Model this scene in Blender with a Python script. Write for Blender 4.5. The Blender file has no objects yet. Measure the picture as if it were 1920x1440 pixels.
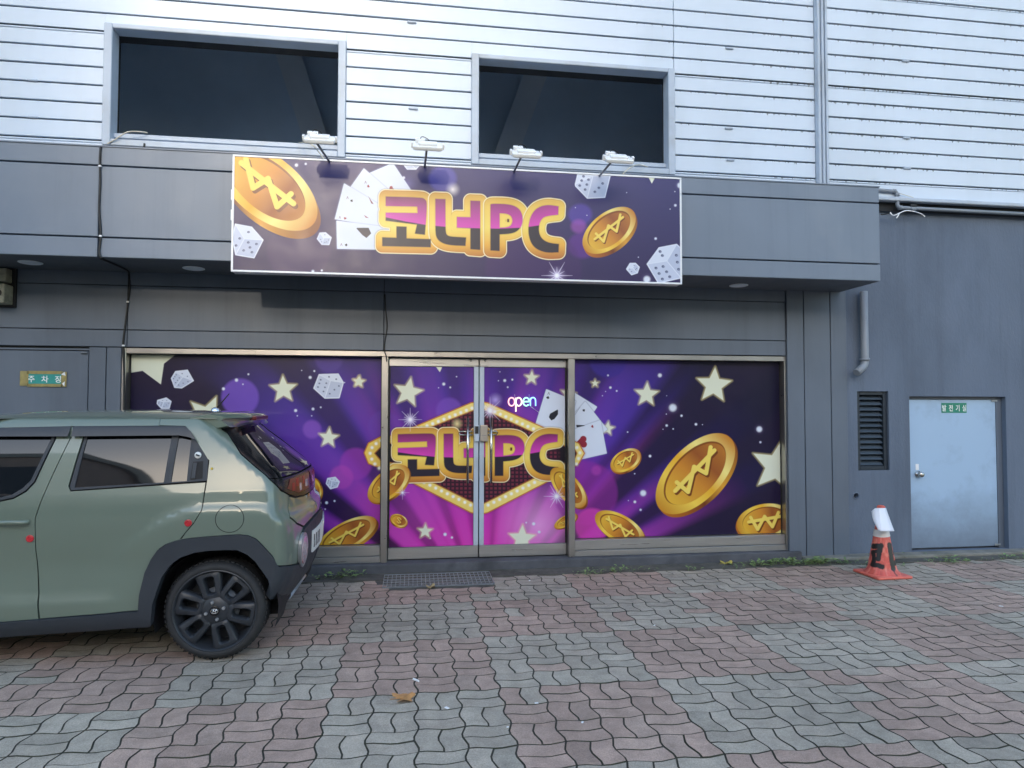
import bpy, bmesh, math, random
import numpy as np
from mathutils import Vector, Matrix, geometry

random.seed(7)
R = math.radians
sc = bpy.context.scene
COL = sc.collection

# ------------------------------------------------------------------ camera
CAM_F, CAM_H = 1275.0, 1.57            # focal length in pixels of a 1920 x 1440 picture, eye height
YAW, PITCH, ROLL = R(8.2116), R(1.9982), R(0.0908)
_fwd = Vector((math.sin(YAW)*math.cos(PITCH), math.cos(YAW)*math.cos(PITCH), math.sin(PITCH)))
_rt = Vector((math.cos(YAW), -math.sin(YAW), 0)); _up = _rt.cross(_fwd)
RT = math.cos(ROLL)*_rt+math.sin(ROLL)*_up; UP = -math.sin(ROLL)*_rt+math.cos(ROLL)*_up; FW = _fwd
cam_d = bpy.data.cameras.new('camera'); cam = bpy.data.objects.new('camera', cam_d); COL.objects.link(cam)
m = Matrix((RT, UP, -FW)).transposed().to_4x4(); m.translation = (0, 0, CAM_H); cam.matrix_world = m
cam_d.sensor_width = 36; cam_d.lens = CAM_F/1920*36; cam_d.clip_start = .05; cam_d.clip_end = 500
sc.camera = cam

def ray(x, y):
    return RT*((x-960)/CAM_F)-UP*((y-720)/CAM_F)+FW
def at(x, y, Y):
    "point of the photograph on the upright plane y = Y"
    d = ray(x, y); p = d*(Y/d.y); return Vector((p.x, Y, p.z+CAM_H))
def gnd(x, y, z=0.0):
    d = ray(x, y); p = d*((z-CAM_H)/d.z); return Vector((p.x, p.y, z))

# ------------------------------------------------------------------ light
SUN_EL, SUN_AZ = 12.5, 7.5             # low sun in front of the shop, let through a gap between added far blocks
world = bpy.data.worlds.new('World'); sc.world = world; world.use_nodes = True
nt = world.node_tree
sky = nt.nodes.new('ShaderNodeTexSky'); sky.sky_type = 'NISHITA'; sky.sun_disc = False
sky.sun_elevation = R(SUN_EL); sky.sun_rotation = R(180+SUN_AZ); sky.air_density = 1.0; sky.dust_density = 1.3; sky.ozone_density = 1.2
bg = nt.nodes['Background']; bg.inputs['Strength'].default_value = .15
nt.links.new(sky.outputs['Color'], bg.inputs['Color'])
sun_d = bpy.data.lights.new('sun', 'SUN'); sun_d.energy = 3.0; sun_d.angle = R(4.0); sun_d.color = (1, .86, .7)
sun = bpy.data.objects.new('sun', sun_d); COL.objects.link(sun)
_L = Vector((math.sin(R(SUN_AZ))*math.cos(R(SUN_EL)), math.cos(R(SUN_AZ))*math.cos(R(SUN_EL)), -math.sin(R(SUN_EL))))
sun.rotation_euler = _L.to_track_quat('-Z', 'Y').to_euler(); sun.location = (-6, -30, 18)
vs = sc.view_settings; vs.view_transform = 'Standard'; vs.look = 'None'; vs.exposure = 2.08; vs.gamma = 1; vs.use_curve_mapping = False
sc.render.engine = 'CYCLES'
sc.cycles.max_bounces = 8; sc.cycles.diffuse_bounces = 4; sc.cycles.glossy_bounces = 4
sc.cycles.sample_clamp_indirect = 6; sc.cycles.use_denoising = True
sc.cycles.caustics_reflective = False; sc.cycles.caustics_refractive = False

# ------------------------------------------------------------------ materials
def srgb(r, g, b):
    f = lambda c: c/255/12.92 if c/255 <= .04045 else ((c/255+.055)/1.055)**2.4
    return (f(r), f(g), f(b))
MATS = {}
def mat(name, col, rough=.6, var=.12, scale=3.0, bump=0.0, bscale=60.0, metal=0.0, spec=.5, coat=0.0, coat_r=.05, rvar=.1, stain=None, stain_k=.0, stain_scale=1.2, stretch=(1, 1, 1), emit=None, es=0, streak=0.0, wob=0.0):
    M = bpy.data.materials.new(name); M.use_nodes = True; MATS[name] = M
    n = M.node_tree.nodes; l = M.node_tree.links; b = n['Principled BSDF']
    b.inputs['Metallic'].default_value = metal; b.inputs['Specular IOR Level'].default_value = spec
    b.inputs['Coat Weight'].default_value = coat; b.inputs['Coat Roughness'].default_value = coat_r
    if emit:
        b.inputs['Emission Color'].default_value = (*emit, 1); b.inputs['Emission Strength'].default_value = es
    tc = n.new('ShaderNodeTexCoord'); mp = n.new('ShaderNodeMapping'); mp.inputs['Scale'].default_value = stretch
    l.new(tc.outputs['Object'], mp.inputs['Vector'])
    def noise(s, d=4, ro=.55):
        t = n.new('ShaderNodeTexNoise'); t.inputs['Scale'].default_value = s; t.inputs['Detail'].default_value = d; t.inputs['Roughness'].default_value = ro
        l.new(mp.outputs['Vector'], t.inputs['Vector']); return t.outputs['Fac']
    def mrange(src, a, c, lo, hi):
        t = n.new('ShaderNodeMapRange'); t.inputs[1].default_value = a; t.inputs[2].default_value = c; t.inputs[3].default_value = lo; t.inputs[4].default_value = hi
        l.new(src, t.inputs[0]); return t.outputs[0]
    def mix(f, a, c, bt='MIX'):
        t = n.new('ShaderNodeMix'); t.data_type = 'RGBA'; t.blend_type = bt
        (l.new(f, t.inputs[0]) if hasattr(f, 'is_linked') else setattr(t.inputs[0], 'default_value', f))
        for i, v in ((6, a), (7, c)):
            if hasattr(v, 'is_linked'): l.new(v, t.inputs[i])
            else: t.inputs[i].default_value = (*v, 1)
        return t.outputs[2]
    nz = noise(scale)
    lo = tuple(c*(1-var) for c in col); hi = tuple(min(1, c*(1+var)) for c in col)
    c = mix(mrange(nz, .3, .7, 0, 1), lo, hi)
    if stain_k:
        c = mix(mrange(noise(stain_scale, 6, .65), .5, .72, 0, stain_k), c, stain)
    if streak:                                            # run-off marks, long in z
        m2 = n.new('ShaderNodeMapping'); m2.inputs['Scale'].default_value = (7, 7, .35); l.new(tc.outputs['Object'], m2.inputs['Vector'])
        t = n.new('ShaderNodeTexNoise'); t.inputs['Scale'].default_value = 1.0; t.inputs['Detail'].default_value = 6; t.inputs['Roughness'].default_value = .68; l.new(m2.outputs['Vector'], t.inputs['Vector'])
        c = mix(mrange(t.outputs['Fac'], .52, .78, 0, streak), c, tuple(v*.62 for v in col))
        c = mix(mrange(t.outputs['Fac'], .40, .22, 0, streak*.7), c, tuple(min(1, v*1.35) for v in col))
    l.new(c, b.inputs['Base Color'])
    l.new(mrange(noise(scale*2.3), .3, .7, max(0, rough-rvar*rough), min(1, rough+rvar*rough)), b.inputs['Roughness'])
    if wob:
        bw = n.new('ShaderNodeBump'); bw.inputs['Strength'].default_value = 1.0; bw.inputs['Distance'].default_value = wob
        tw = n.new('ShaderNodeTexNoise'); tw.inputs['Scale'].default_value = 1.7; tw.inputs['Detail'].default_value = 1; l.new(tc.outputs['Object'], tw.inputs['Vector']); l.new(tw.outputs['Fac'], bw.inputs['Height']); l.new(bw.outputs['Normal'], b.inputs['Normal'])
    if bump:
        bp = n.new('ShaderNodeBump'); bp.inputs['Strength'].default_value = 1.0; bp.inputs['Distance'].default_value = bump
        l.new(noise(bscale, 3), bp.inputs['Height']); l.new(bp.outputs['Normal'], b.inputs['Normal'])
        if wob: l.new(bw.outputs['Normal'], bp.inputs['Normal'])
    M['h'] = 1
    return M
def nodes_of(M): return M.node_tree.nodes, M.node_tree.links, M.node_tree.nodes['Principled BSDF']

# ------------------------------------------------------------------ objects
def tag(o, label=None, cat=None, group=None, kind=None):
    if label: o['label'] = label
    if cat: o['category'] = cat
    if group: o['group'] = group
    if kind: o['kind'] = kind
    return o
def empty(name, loc, label, cat, group=None):
    o = bpy.data.objects.new(name, None); COL.objects.link(o); o.location = loc; o.empty_display_size = .2
    o['ofs'] = tuple(loc)
    return tag(o, label, cat, group)
class MB:
    "collects shapes (in world units) and links them as one mesh object"
    def __init__(s): s.bm = bmesh.new()
    def quad(s, *p):
        return s.bm.faces.new([s.bm.verts.new(q) for q in p])
    def box(s, x0, x1, y0, y1, z0, z1, b=0.0, seg=1, rot=None, piv=None):
        bm = bmesh.new()
        r = bmesh.ops.create_cube(bm, size=1)
        bmesh.ops.scale(bm, vec=(x1-x0, y1-y0, z1-z0), verts=bm.verts)
        if b > 0:
            bmesh.ops.bevel(bm, geom=list(bm.edges), offset=b, segments=seg, profile=.6, affect='EDGES')
        if rot is not None: bmesh.ops.transform(bm, matrix=rot, verts=bm.verts)
        bmesh.ops.translate(bm, vec=((x0+x1)/2, (y0+y1)/2, (z0+z1)/2), verts=bm.verts)
        s.join(bm); return s
    def join(s, bm):
        me = bpy.data.meshes.new('tmp'); bm.to_mesh(me); bm.free(); s.bm.from_mesh(me); bpy.data.meshes.remove(me)
    def tube(s, P, r, n=10, cap=True):
        P = [Vector(p) for p in P]; rs = r if isinstance(r, (list, tuple)) else [r]*len(P)
        rings = []; ref = None
        for i, p in enumerate(P):
            t = (P[min(i+1, len(P)-1)]-P[max(i-1, 0)]).normalized()
            if ref is None or abs(ref.dot(t)) > .98:
                ref = Vector((0, 0, 1)) if abs(t.z) < .9 else Vector((1, 0, 0))
            u = t.cross(ref).normalized(); v = u.cross(t).normalized(); ref = v
            rings.append([s.bm.verts.new(p+(u*math.cos(2*math.pi*k/n)+v*math.sin(2*math.pi*k/n))*rs[i]) for k in range(n)])
        for a, b in zip(rings[:-1], rings[1:]):
            for k in range(n): f = s.bm.faces.new((a[k], a[(k+1) % n], b[(k+1) % n], b[k])); f.smooth = True
        if cap:
            s.bm.faces.new(rings[0]); s.bm.faces.new(list(reversed(rings[-1])))
        return s
    def lathe(s, prof, c, axis='Z', n=24, smooth=True, cap=True):
        "prof: (radius, height) pairs"
        rings = []
        for r, h in prof:
            ring = []
            for k in range(n):
                a = 2*math.pi*k/n; u, v = r*math.cos(a), r*math.sin(a)
                q = (u, v, h) if axis == 'Z' else ((u, h, v) if axis == 'Y' else (h, u, v))
                ring.append(s.bm.verts.new(Vector(q)+Vector(c)))
            rings.append(ring)
        for a, b in zip(rings[:-1], rings[1:]):
            for k in range(n): f = s.bm.faces.new((a[k], a[(k+1) % n], b[(k+1) % n], b[k])); f.smooth = smooth
        if cap and prof[0][0] > 1e-4: s.bm.faces.new(rings[0])
        if cap and prof[-1][0] > 1e-4: s.bm.faces.new(rings[-1])
        return s
    def prism(s, P, d, ax='Y'):
        "closed polygon of 3-D points pushed along d"
        P = [Vector(p) for p in P]; d = Vector(d)
        a = [s.bm.verts.new(p) for p in P]; b = [s.bm.verts.new(p+d) for p in P]; n = len(P)
        s.bm.faces.new(a); s.bm.faces.new(list(reversed(b)))
        for k in range(n): s.bm.faces.new((a[k], b[k], b[(k+1) % n], a[(k+1) % n]))
        return s
    def build(s, name, M, parent=None, smooth=None, sub=0, org=None, recalc=True):
        if recalc: bmesh.ops.recalc_face_normals(s.bm, faces=s.bm.faces)
        me = bpy.data.meshes.new(name); s.bm.to_mesh(me); s.bm.free()
        for mm in (M if isinstance(M, (list, tuple)) else [M]): me.materials.append(mm)
        o = bpy.data.objects.new(name, me); COL.objects.link(o)
        if org is not None:
            me.transform(Matrix.Translation(-Vector(org))); o.location = org
        if parent is not None:
            o.parent = parent
            pw = Vector(parent.get('ofs', (0, 0, 0)))
            o['ofs'] = tuple(pw if org is None else org)
            if org is None: me.transform(Matrix.Translation(-pw))
            else: o.location = Vector(org)-pw
        else:
            o['ofs'] = tuple(org) if org is not None else (0, 0, 0)
        if smooth:
            for p in me.polygons: p.use_smooth = True
            me.set_sharp_from_angle(angle=R(smooth))
        if sub:
            md = o.modifiers.new('sub', 'SUBSURF'); md.levels = md.render_levels = sub
        return o
def spline(P, n=8):
    P = [Vector(p) for p in P]; out = []
    for i in range(len(P)-1):
        p0, p1, p2, p3 = P[max(i-1, 0)], P[i], P[i+1], P[min(i+2, len(P)-1)]
        for k in range(n):
            t = k/n; out.append(.5*((2*p1)+(p2-p0)*t+(2*p0-5*p1+4*p2-p3)*t*t+(3*p1-p0-3*p2+p3)*t**3))
    out.append(P[-1]); return out
def text_mesh(txt, size, name):
    cu = bpy.data.curves.new(name, 'FONT'); cu.body = txt; cu.size = size; cu.align_x = 'CENTER'; cu.align_y = 'CENTER'; cu.extrude = .0008; cu.offset = size*.012
    o = bpy.data.objects.new(name, cu); COL.objects.link(o)
    dg = bpy.context.evaluated_depsgraph_get(); me = bpy.data.meshes.new_from_object(o.evaluated_get(dg))
    bpy.data.objects.remove(o); bpy.data.curves.remove(cu)
    return me
# ------------------------------------------------------------------ flat print
# Print on the sign and the window film is drawn into small images with numpy.
# Shapes are written in the picture units of the photograph (rectified onto the flat panel).
def seg_d(X, Y, a, b):
    ax, ay = a; bx, by = b
    dx, dy = bx-ax, by-ay
    t = np.clip(((X-ax)*dx+(Y-ay)*dy)/(dx*dx+dy*dy+1e-9), 0, 1)
    return np.hypot(X-ax-t*dx, Y-ay-t*dy)

def poly_d(X, Y, P):
    d = np.full(X.shape, 1e9, np.float32); inside = np.zeros(X.shape, bool)
    n = len(P)
    for i in range(n):
        a, b = P[i], P[(i+1) % n]
        d = np.minimum(d, seg_d(X, Y, a, b))
        c = ((a[1] > Y) != (b[1] > Y))
        xin = (b[0]-a[0])*(Y-a[1])/(b[1]-a[1]+1e-12)+a[0]
        inside ^= c & (X < xin)
    return np.where(inside, -d, d)

def lin(c):
    c = np.asarray(c, np.float32)/255.0
    return np.where(c <= .04045, c/12.92, ((c+.055)/1.055)**2.4)

class Art:
    def __init__(s, U, V, bg):
        s.U, s.V = U, V
        s.img = np.zeros(U.shape+(3,), np.float32); s.img[:] = np.asarray(bg, np.float32)
        s.aa = max(.35, abs(U[0, 1]-U[0, 0])*.6)
    def box(s, x0, y0, x1, y1):
        m = (s.U > x0) & (s.U < x1) & (s.V > y0) & (s.V < y1)
        r = np.where(m.any(1))[0]; c = np.where(m.any(0))[0]
        if len(r) == 0 or len(c) == 0: return None
        return slice(r[0], r[-1]+1), slice(c[0], c[-1]+1)
    def put(s, sl, alpha, col):
        a = alpha[..., None]
        s.img[sl] = s.img[sl]*(1-a)+np.asarray(col, np.float32)*a
    def cov(s, d, soft=0): return np.clip(.5-d/(2*s.aa+soft), 0, 1)
    def poly(s, P, col, round_=0, soft=0, grad=None, op=1.0, grow=0, col2=None):
        xs = [p[0] for p in P]; ys = [p[1] for p in P]; m = round_+soft+grow+3
        sl = s.box(min(xs)-m, min(ys)-m, max(xs)+m, max(ys)+m)
        if sl is None: return
        X, Y = s.U[sl], s.V[sl]
        d = poly_d(X, Y, P)-round_-grow
        c = np.asarray(col, np.float32)
        if grad is not None:
            (ax, ay), (bx, by) = grad
            t = np.clip(((X-ax)*(bx-ax)+(Y-ay)*(by-ay))/((bx-ax)**2+(by-ay)**2), 0, 1)[..., None]
            c = c*(1-t)+np.asarray(col2, np.float32)*t
        s.put(sl, s.cov(d, soft)*op, c)
    def line(s, P, w, col, op=1.0, soft=0):
        xs = [p[0] for p in P]; ys = [p[1] for p in P]; m = w+soft+3
        sl = s.box(min(xs)-m, min(ys)-m, max(xs)+m, max(ys)+m)
        if sl is None: return
        d = np.full(s.U[sl].shape, 1e9, np.float32)
        for a, b in zip(P[:-1], P[1:]): d = np.minimum(d, seg_d(s.U[sl], s.V[sl], a, b))
        s.put(sl, s.cov(d-w/2, soft)*op, col)
    def ell(s, cx, cy, a, b, ang, col, soft=0, op=1.0, grad=None, col2=None, stops=None):
        m = max(a, b)+soft+3
        sl = s.box(cx-m, cy-m, cx+m, cy+m)
        if sl is None: return
        X, Y = s.U[sl]-cx, s.V[sl]-cy
        t = math.radians(ang); ca, sa = math.cos(t), math.sin(t)
        u, v = X*ca+Y*sa, -X*sa+Y*ca
        q = np.hypot(u/a, v/b); d = (q-1)*min(a, b)
        c = np.asarray(col, np.float32)
        if stops is not None:          # gradient stops across u (along the long axis)
            tt = np.clip((u/a+1)/2, 0, 1)
            ps = [p for p, _ in stops]; cc = np.array([x for _, x in stops])
            c = np.stack([np.interp(tt, ps, cc[:, k]) for k in range(3)], -1)
        s.put(sl, s.cov(d, soft)*op, c)
    def glow(s, cx, cy, r, col, k=1.0, p=2.0):
        sl = s.box(cx-r, cy-r, cx+r, cy+r)
        if sl is None: return
        d = np.hypot(s.U[sl]-cx, s.V[sl]-cy)/r
        a = np.clip(1-d, 0, 1)**p*k
        s.put(sl, np.clip(a, 0, 1), col)

CREAM = lin((232, 236, 214)); GLOWY = lin((236, 220, 150)); WHITE = lin((226, 232, 245))
GOLD = lin((236, 190, 52)); GOLDL = lin((252, 226, 110)); GOLDD = lin((176, 98, 30)); BROWN = lin((150, 82, 34))

def star(A, cx, cy, r, rot=0, ratio=.47, glow=True):
    P = []
    for k in range(10):
        a = math.radians(rot-90+36*k); rr = r if k % 2 == 0 else r*ratio
        P.append((cx+rr*math.cos(a), cy+rr*math.sin(a)))
    if glow: A.poly(P, lin((250, 232, 160)), soft=4.5, op=.6, grow=1.0)
    A.poly(P, CREAM, grow=-.4)

def coin(A, cx, cy, a, b, ang, thick=(4, 6), sym='W', f=.72, sw=1.0):
    n = 7
    for k in range(n, 0, -1):
        t = k/n
        A.ell(cx+thick[0]*t, cy+thick[1]*t, a, b, ang, GOLDD, stops=[(0, lin((190, 110, 30))), (.35, lin((120, 60, 22))), (.6, lin((226, 160, 50))), (1, lin((130, 66, 24)))])
    A.ell(cx, cy, a, b, ang, GOLD, stops=[(0, lin((206, 140, 36))), (.28, lin((252, 214, 84))), (.5, lin((238, 178, 46))), (.72, lin((255, 236, 140))), (1, lin((204, 128, 34)))])
    A.ell(cx-thick[0]*.2, cy-thick[1]*.2, a*f*1.03, b*f*1.03, ang, lin((140, 78, 26)))
    A.ell(cx+thick[0]*.12, cy+thick[1]*.12, a*f, b*f, ang, GOLD, stops=[(0, lin((236, 186, 60))), (.45, lin((214, 140, 48))), (.7, lin((160, 88, 38))), (1, lin((190, 120, 44)))])
    t = math.radians(ang); ca, sa = math.cos(t), math.sin(t)
    def L(p): u, v = p[0]*a*f, p[1]*b*f; return (cx+u*ca-v*sa*.25, cy+u*sa+v*(.3*ca+.75))
    w = min(a, b)*.165*sw
    if sym == 'W':
        st = [[(-.64, -.46), (-.34, .46), (0, -.36), (.34, .46), (.64, -.46)], [(-.74, -.16), (.74, -.16)]]
    elif sym == 'S':
        st = [[(.3, -.42), (0, -.6), (-.3, -.35), (0, 0), (.3, .3), (0, .6), (-.3, .42)]]
    else: st = []
    for P in st: A.line([(p[0]+w*.35, p[1]+w*.5) for p in map(L, P)], w, lin((120, 62, 20)))
    for P in st: A.line([L(p) for p in P], w, lin((252, 222, 104)))

def die(A, P, c, pips=(), col=(1, 1, 1)):
    """P: six outline points (clockwise from top), c: the inner corner; three shaded faces."""
    A.poly(P, lin((228, 234, 248)), round_=1.2)
    f = [(P[0], P[1], c, P[5]), (P[1], P[2], P[3], c), (P[3], P[4], P[5], c)]
    cols = [lin((222, 229, 245)), lin((192, 201, 224)), lin((203, 211, 232))]
    for q, k in zip(f, cols): A.poly(list(q), k, grow=-.8)
    for x, y, r, r2, a in pips:
        A.ell(x, y, r, r2, a, lin((84, 92, 124))); A.ell(x+r*.25, y+r*.25, r*.6, r2*.6, a, lin((130, 138, 168)))

def dots(A, L, col=None):
    for x, y, r in L:
        A.glow(x, y, r*2.4, lin((200, 180, 240)), .35)
        A.ell(x, y, r, r, 0, WHITE if col is None else col, soft=r*.5)

def sparkle(A, x, y, r, n=8, k=1.0):
    A.glow(x, y, r*.75, lin((225, 210, 255)), .85*k, 2.2)
    for i in range(n):
        a = math.pi*i/n*2; rr = r if i % 2 == 0 else r*.55
        e = (x+rr*math.cos(a), y+rr*math.sin(a)); nx, ny = -math.sin(a)*r*.035, math.cos(a)*r*.035
        A.poly([(x+nx, y+ny), e, (x-nx, y-ny)], lin((240, 232, 255)), soft=.8, op=.95*k)
    A.ell(x, y, r*.12, r*.12, 0, (1, 1, 1), soft=r*.1)

def card(A, c, w, h, ang, op=1.0):
    t = math.radians(ang); ca, sa = math.cos(t), math.sin(t)
    P = [(c[0]+u*ca-v*sa, c[1]+u*sa+v*ca) for u, v in ((-w/2, -h/2), (w/2, -h/2), (w/2, h/2), (-w/2, h/2))]
    A.poly(P, lin((150, 160, 190)), round_=2.4, soft=2.5, op=.55)
    A.poly(P, lin((226, 233, 247)), round_=1.8)

def pip(A, x, y, r, red, ang=0):
    col = lin((150, 40, 58)) if red else lin((34, 36, 48))
    t = math.radians(ang); ca, sa = math.cos(t), math.sin(t)
    def R(u, v): return (x+(u*ca-v*sa)*r, y+(u*sa+v*ca)*r)
    if red:
        for u in (-.45, .45): p = R(u, -.25); A.ell(p[0], p[1], r*.55, r*.55, 0, col)
        A.poly([R(-.95, -.1), R(.95, -.1), R(0, 1)], col)
    else:
        for u in (-.45, .45): p = R(u, .25); A.ell(p[0], p[1], r*.5, r*.5, 0, col)
        A.poly([R(-.92, .2), R(0, -1), R(.92, .2)], col); A.poly([R(-.3, 1), R(0, .2), R(.3, 1)], col)

# the four characters, drawn once in their own units
GLYPH = [
 [[(235, 1040), (420, 1045), (442, 1052), (455, 1075), (442, 1242), (390, 1236), (401, 1188), (235, 1168), (235, 1125), (404, 1128), (402, 1093), (235, 1090)],
  [(292, 1198), (345, 1200), (345, 1262), (473, 1266), (473, 1308), (217, 1302), (217, 1256), (292, 1259)]],
 [[(498, 1052), (551, 1054), (551, 1228), (560, 1246), (580, 1253), (660, 1257), (657, 1301), (570, 1297), (530, 1284), (506, 1262), (498, 1230)],
  [(612, 1148), (684, 1150), (684, 1062), (735, 1064), (735, 1322), (684, 1318), (684, 1208), (612, 1205)]],
 [[(790, 1082), (800, 1078), (880, 1080), (925, 1092), (952, 1118), (962, 1160), (954, 1198), (930, 1225), (895, 1237), (838, 1240), (838, 1328), (790, 1325)]],
 [[(1150, 1092), (1100, 1084), (1060, 1090), (1025, 1110), (1000, 1150), (990, 1205), (994, 1255), (1010, 1295), (1040, 1322), (1090, 1338), (1150, 1335), (1152, 1292), (1100, 1286), (1065, 1268), (1046, 1235), (1046, 1190), (1060, 1158), (1085, 1143), (1148, 1136)]],
]
PHOLE = [(838, 1128), (875, 1130), (900, 1142), (908, 1168), (900, 1192), (880, 1203), (838, 1205)]
SPLIT = [(200, 1140), (235, 1150), (340, 1172), (460, 1192), (600, 1204), (735, 1208), (830, 1210), (960, 1205), (1050, 1192), (1160, 1150)]

def smooth(P, it=2, lim=52):
    for _ in range(it):
        Q = []; n = len(P)
        for i in range(n):
            a, b, c = P[i-1], P[i], P[(i+1) % n]
            t = abs((math.degrees(math.atan2(c[1]-b[1], c[0]-b[0])-math.atan2(b[1]-a[1], b[0]-a[0]))+180) % 360-180)
            if t > lim: Q.append(b)
            else: Q += [(b[0]*.75+a[0]*.25, b[1]*.75+a[1]*.25), (b[0]*.75+c[0]*.25, b[1]*.75+c[1]*.25)]
        P = Q
    return P

def letters(A, fx, fy, g, shear):
    """fx, fy: letter units to picture units; g: width of the gold edge."""
    def T(p): return (fx(p[0]), fy(p[1]-shear*(p[0]-235)))
    ps = [[T(p) for p in smooth(poly)] for gl in GLYPH for poly in gl]
    hole = [T(p) for p in smooth(PHOLE)]
    xs = [p[0] for q in ps for p in q]; ys = [p[1] for q in ps for p in q]
    sl = A.box(min(xs)-3*g, min(ys)-3*g, max(xs)+3*g, max(ys)+3*g)
    X, Y = A.U[sl], A.V[sl]
    per = []
    k = 0
    for gl in GLYPH:
        d = np.full(X.shape, 1e9, np.float32)
        for _ in gl: d = np.minimum(d, poly_d(X, Y, ps[k])); k += 1
        per.append(d)
    per[2] = np.maximum(per[2], -poly_d(X, Y, hole))
    y0, y1 = min(ys), max(ys)
    t = np.clip((Y-y0+g)/(y1-y0+2*g), 0, 1)
    tp = [0, .25, .55, .8, 1]
    gc = np.array([lin((208, 150, 62)), lin((244, 206, 92)), lin((250, 222, 108)), lin((238, 178, 70)), lin((186, 110, 50))])
    gold = np.stack([np.interp(t, tp, gc[:, c]) for c in range(3)], -1)
    d = np.minimum.reduce(per)
    A.put(sl, A.cov(d-g*1.32, 2.5)*.5, lin((60, 26, 40)))
    for dd in per:                                        # each letter keeps its own outline
        A.put(sl, A.cov(dd-g*1.22), lin((248, 234, 190)))
        A.put(sl, A.cov(dd-g*1.06), gold)
        A.put(sl, A.cov(np.abs(dd-g*.98)-.35)*.5, lin((178, 104, 34)))
    sx = np.array([T(p)[0] for p in SPLIT]); sy = np.array([T(p)[1] for p in SPLIT])
    lim = np.interp(X, sx, sy)
    up = np.clip((Y-y0)/(lim-y0+1e-6), 0, 1)[..., None]
    pink = lin((120, 44, 92))*(1-up)+lin((222, 70, 186))*up
    dark = lin((44, 38, 52))
    m = np.clip((lim-Y)/1.2+.5, 0, 1)[..., None]
    A.put(sl, A.cov(d-.6, 1.4)*.6, lin((150, 84, 40)))
    A.put(sl, A.cov(d), pink*m+dark*(1-m))
    hx = sum(p[0] for p in hole)/len(hole)-.5; hy = sum(p[1] for p in hole)/len(hole)
    A.poly([(hx-2, hy-3), (hx+2, hy-3), (hx+2, hy+3), (hx-2, hy+3)], lin((90, 44, 30)), soft=.6)

def vnoise(X, Y, s, seed):
    rs = np.random.RandomState(seed); G = rs.rand(64, 64).astype(np.float32)
    x = X/s; y = Y/s; xi = np.floor(x).astype(int); yi = np.floor(y).astype(int)
    fx = x-xi; fy = y-yi; fx = fx*fx*(3-2*fx); fy = fy*fy*(3-2*fy)
    g = lambda a, b: G[a % 64, b % 64]
    return (g(yi, xi)*(1-fx)+g(yi, xi+1)*fx)*(1-fy)+(g(yi+1, xi)*(1-fx)+g(yi+1, xi+1)*fx)*fy

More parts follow.
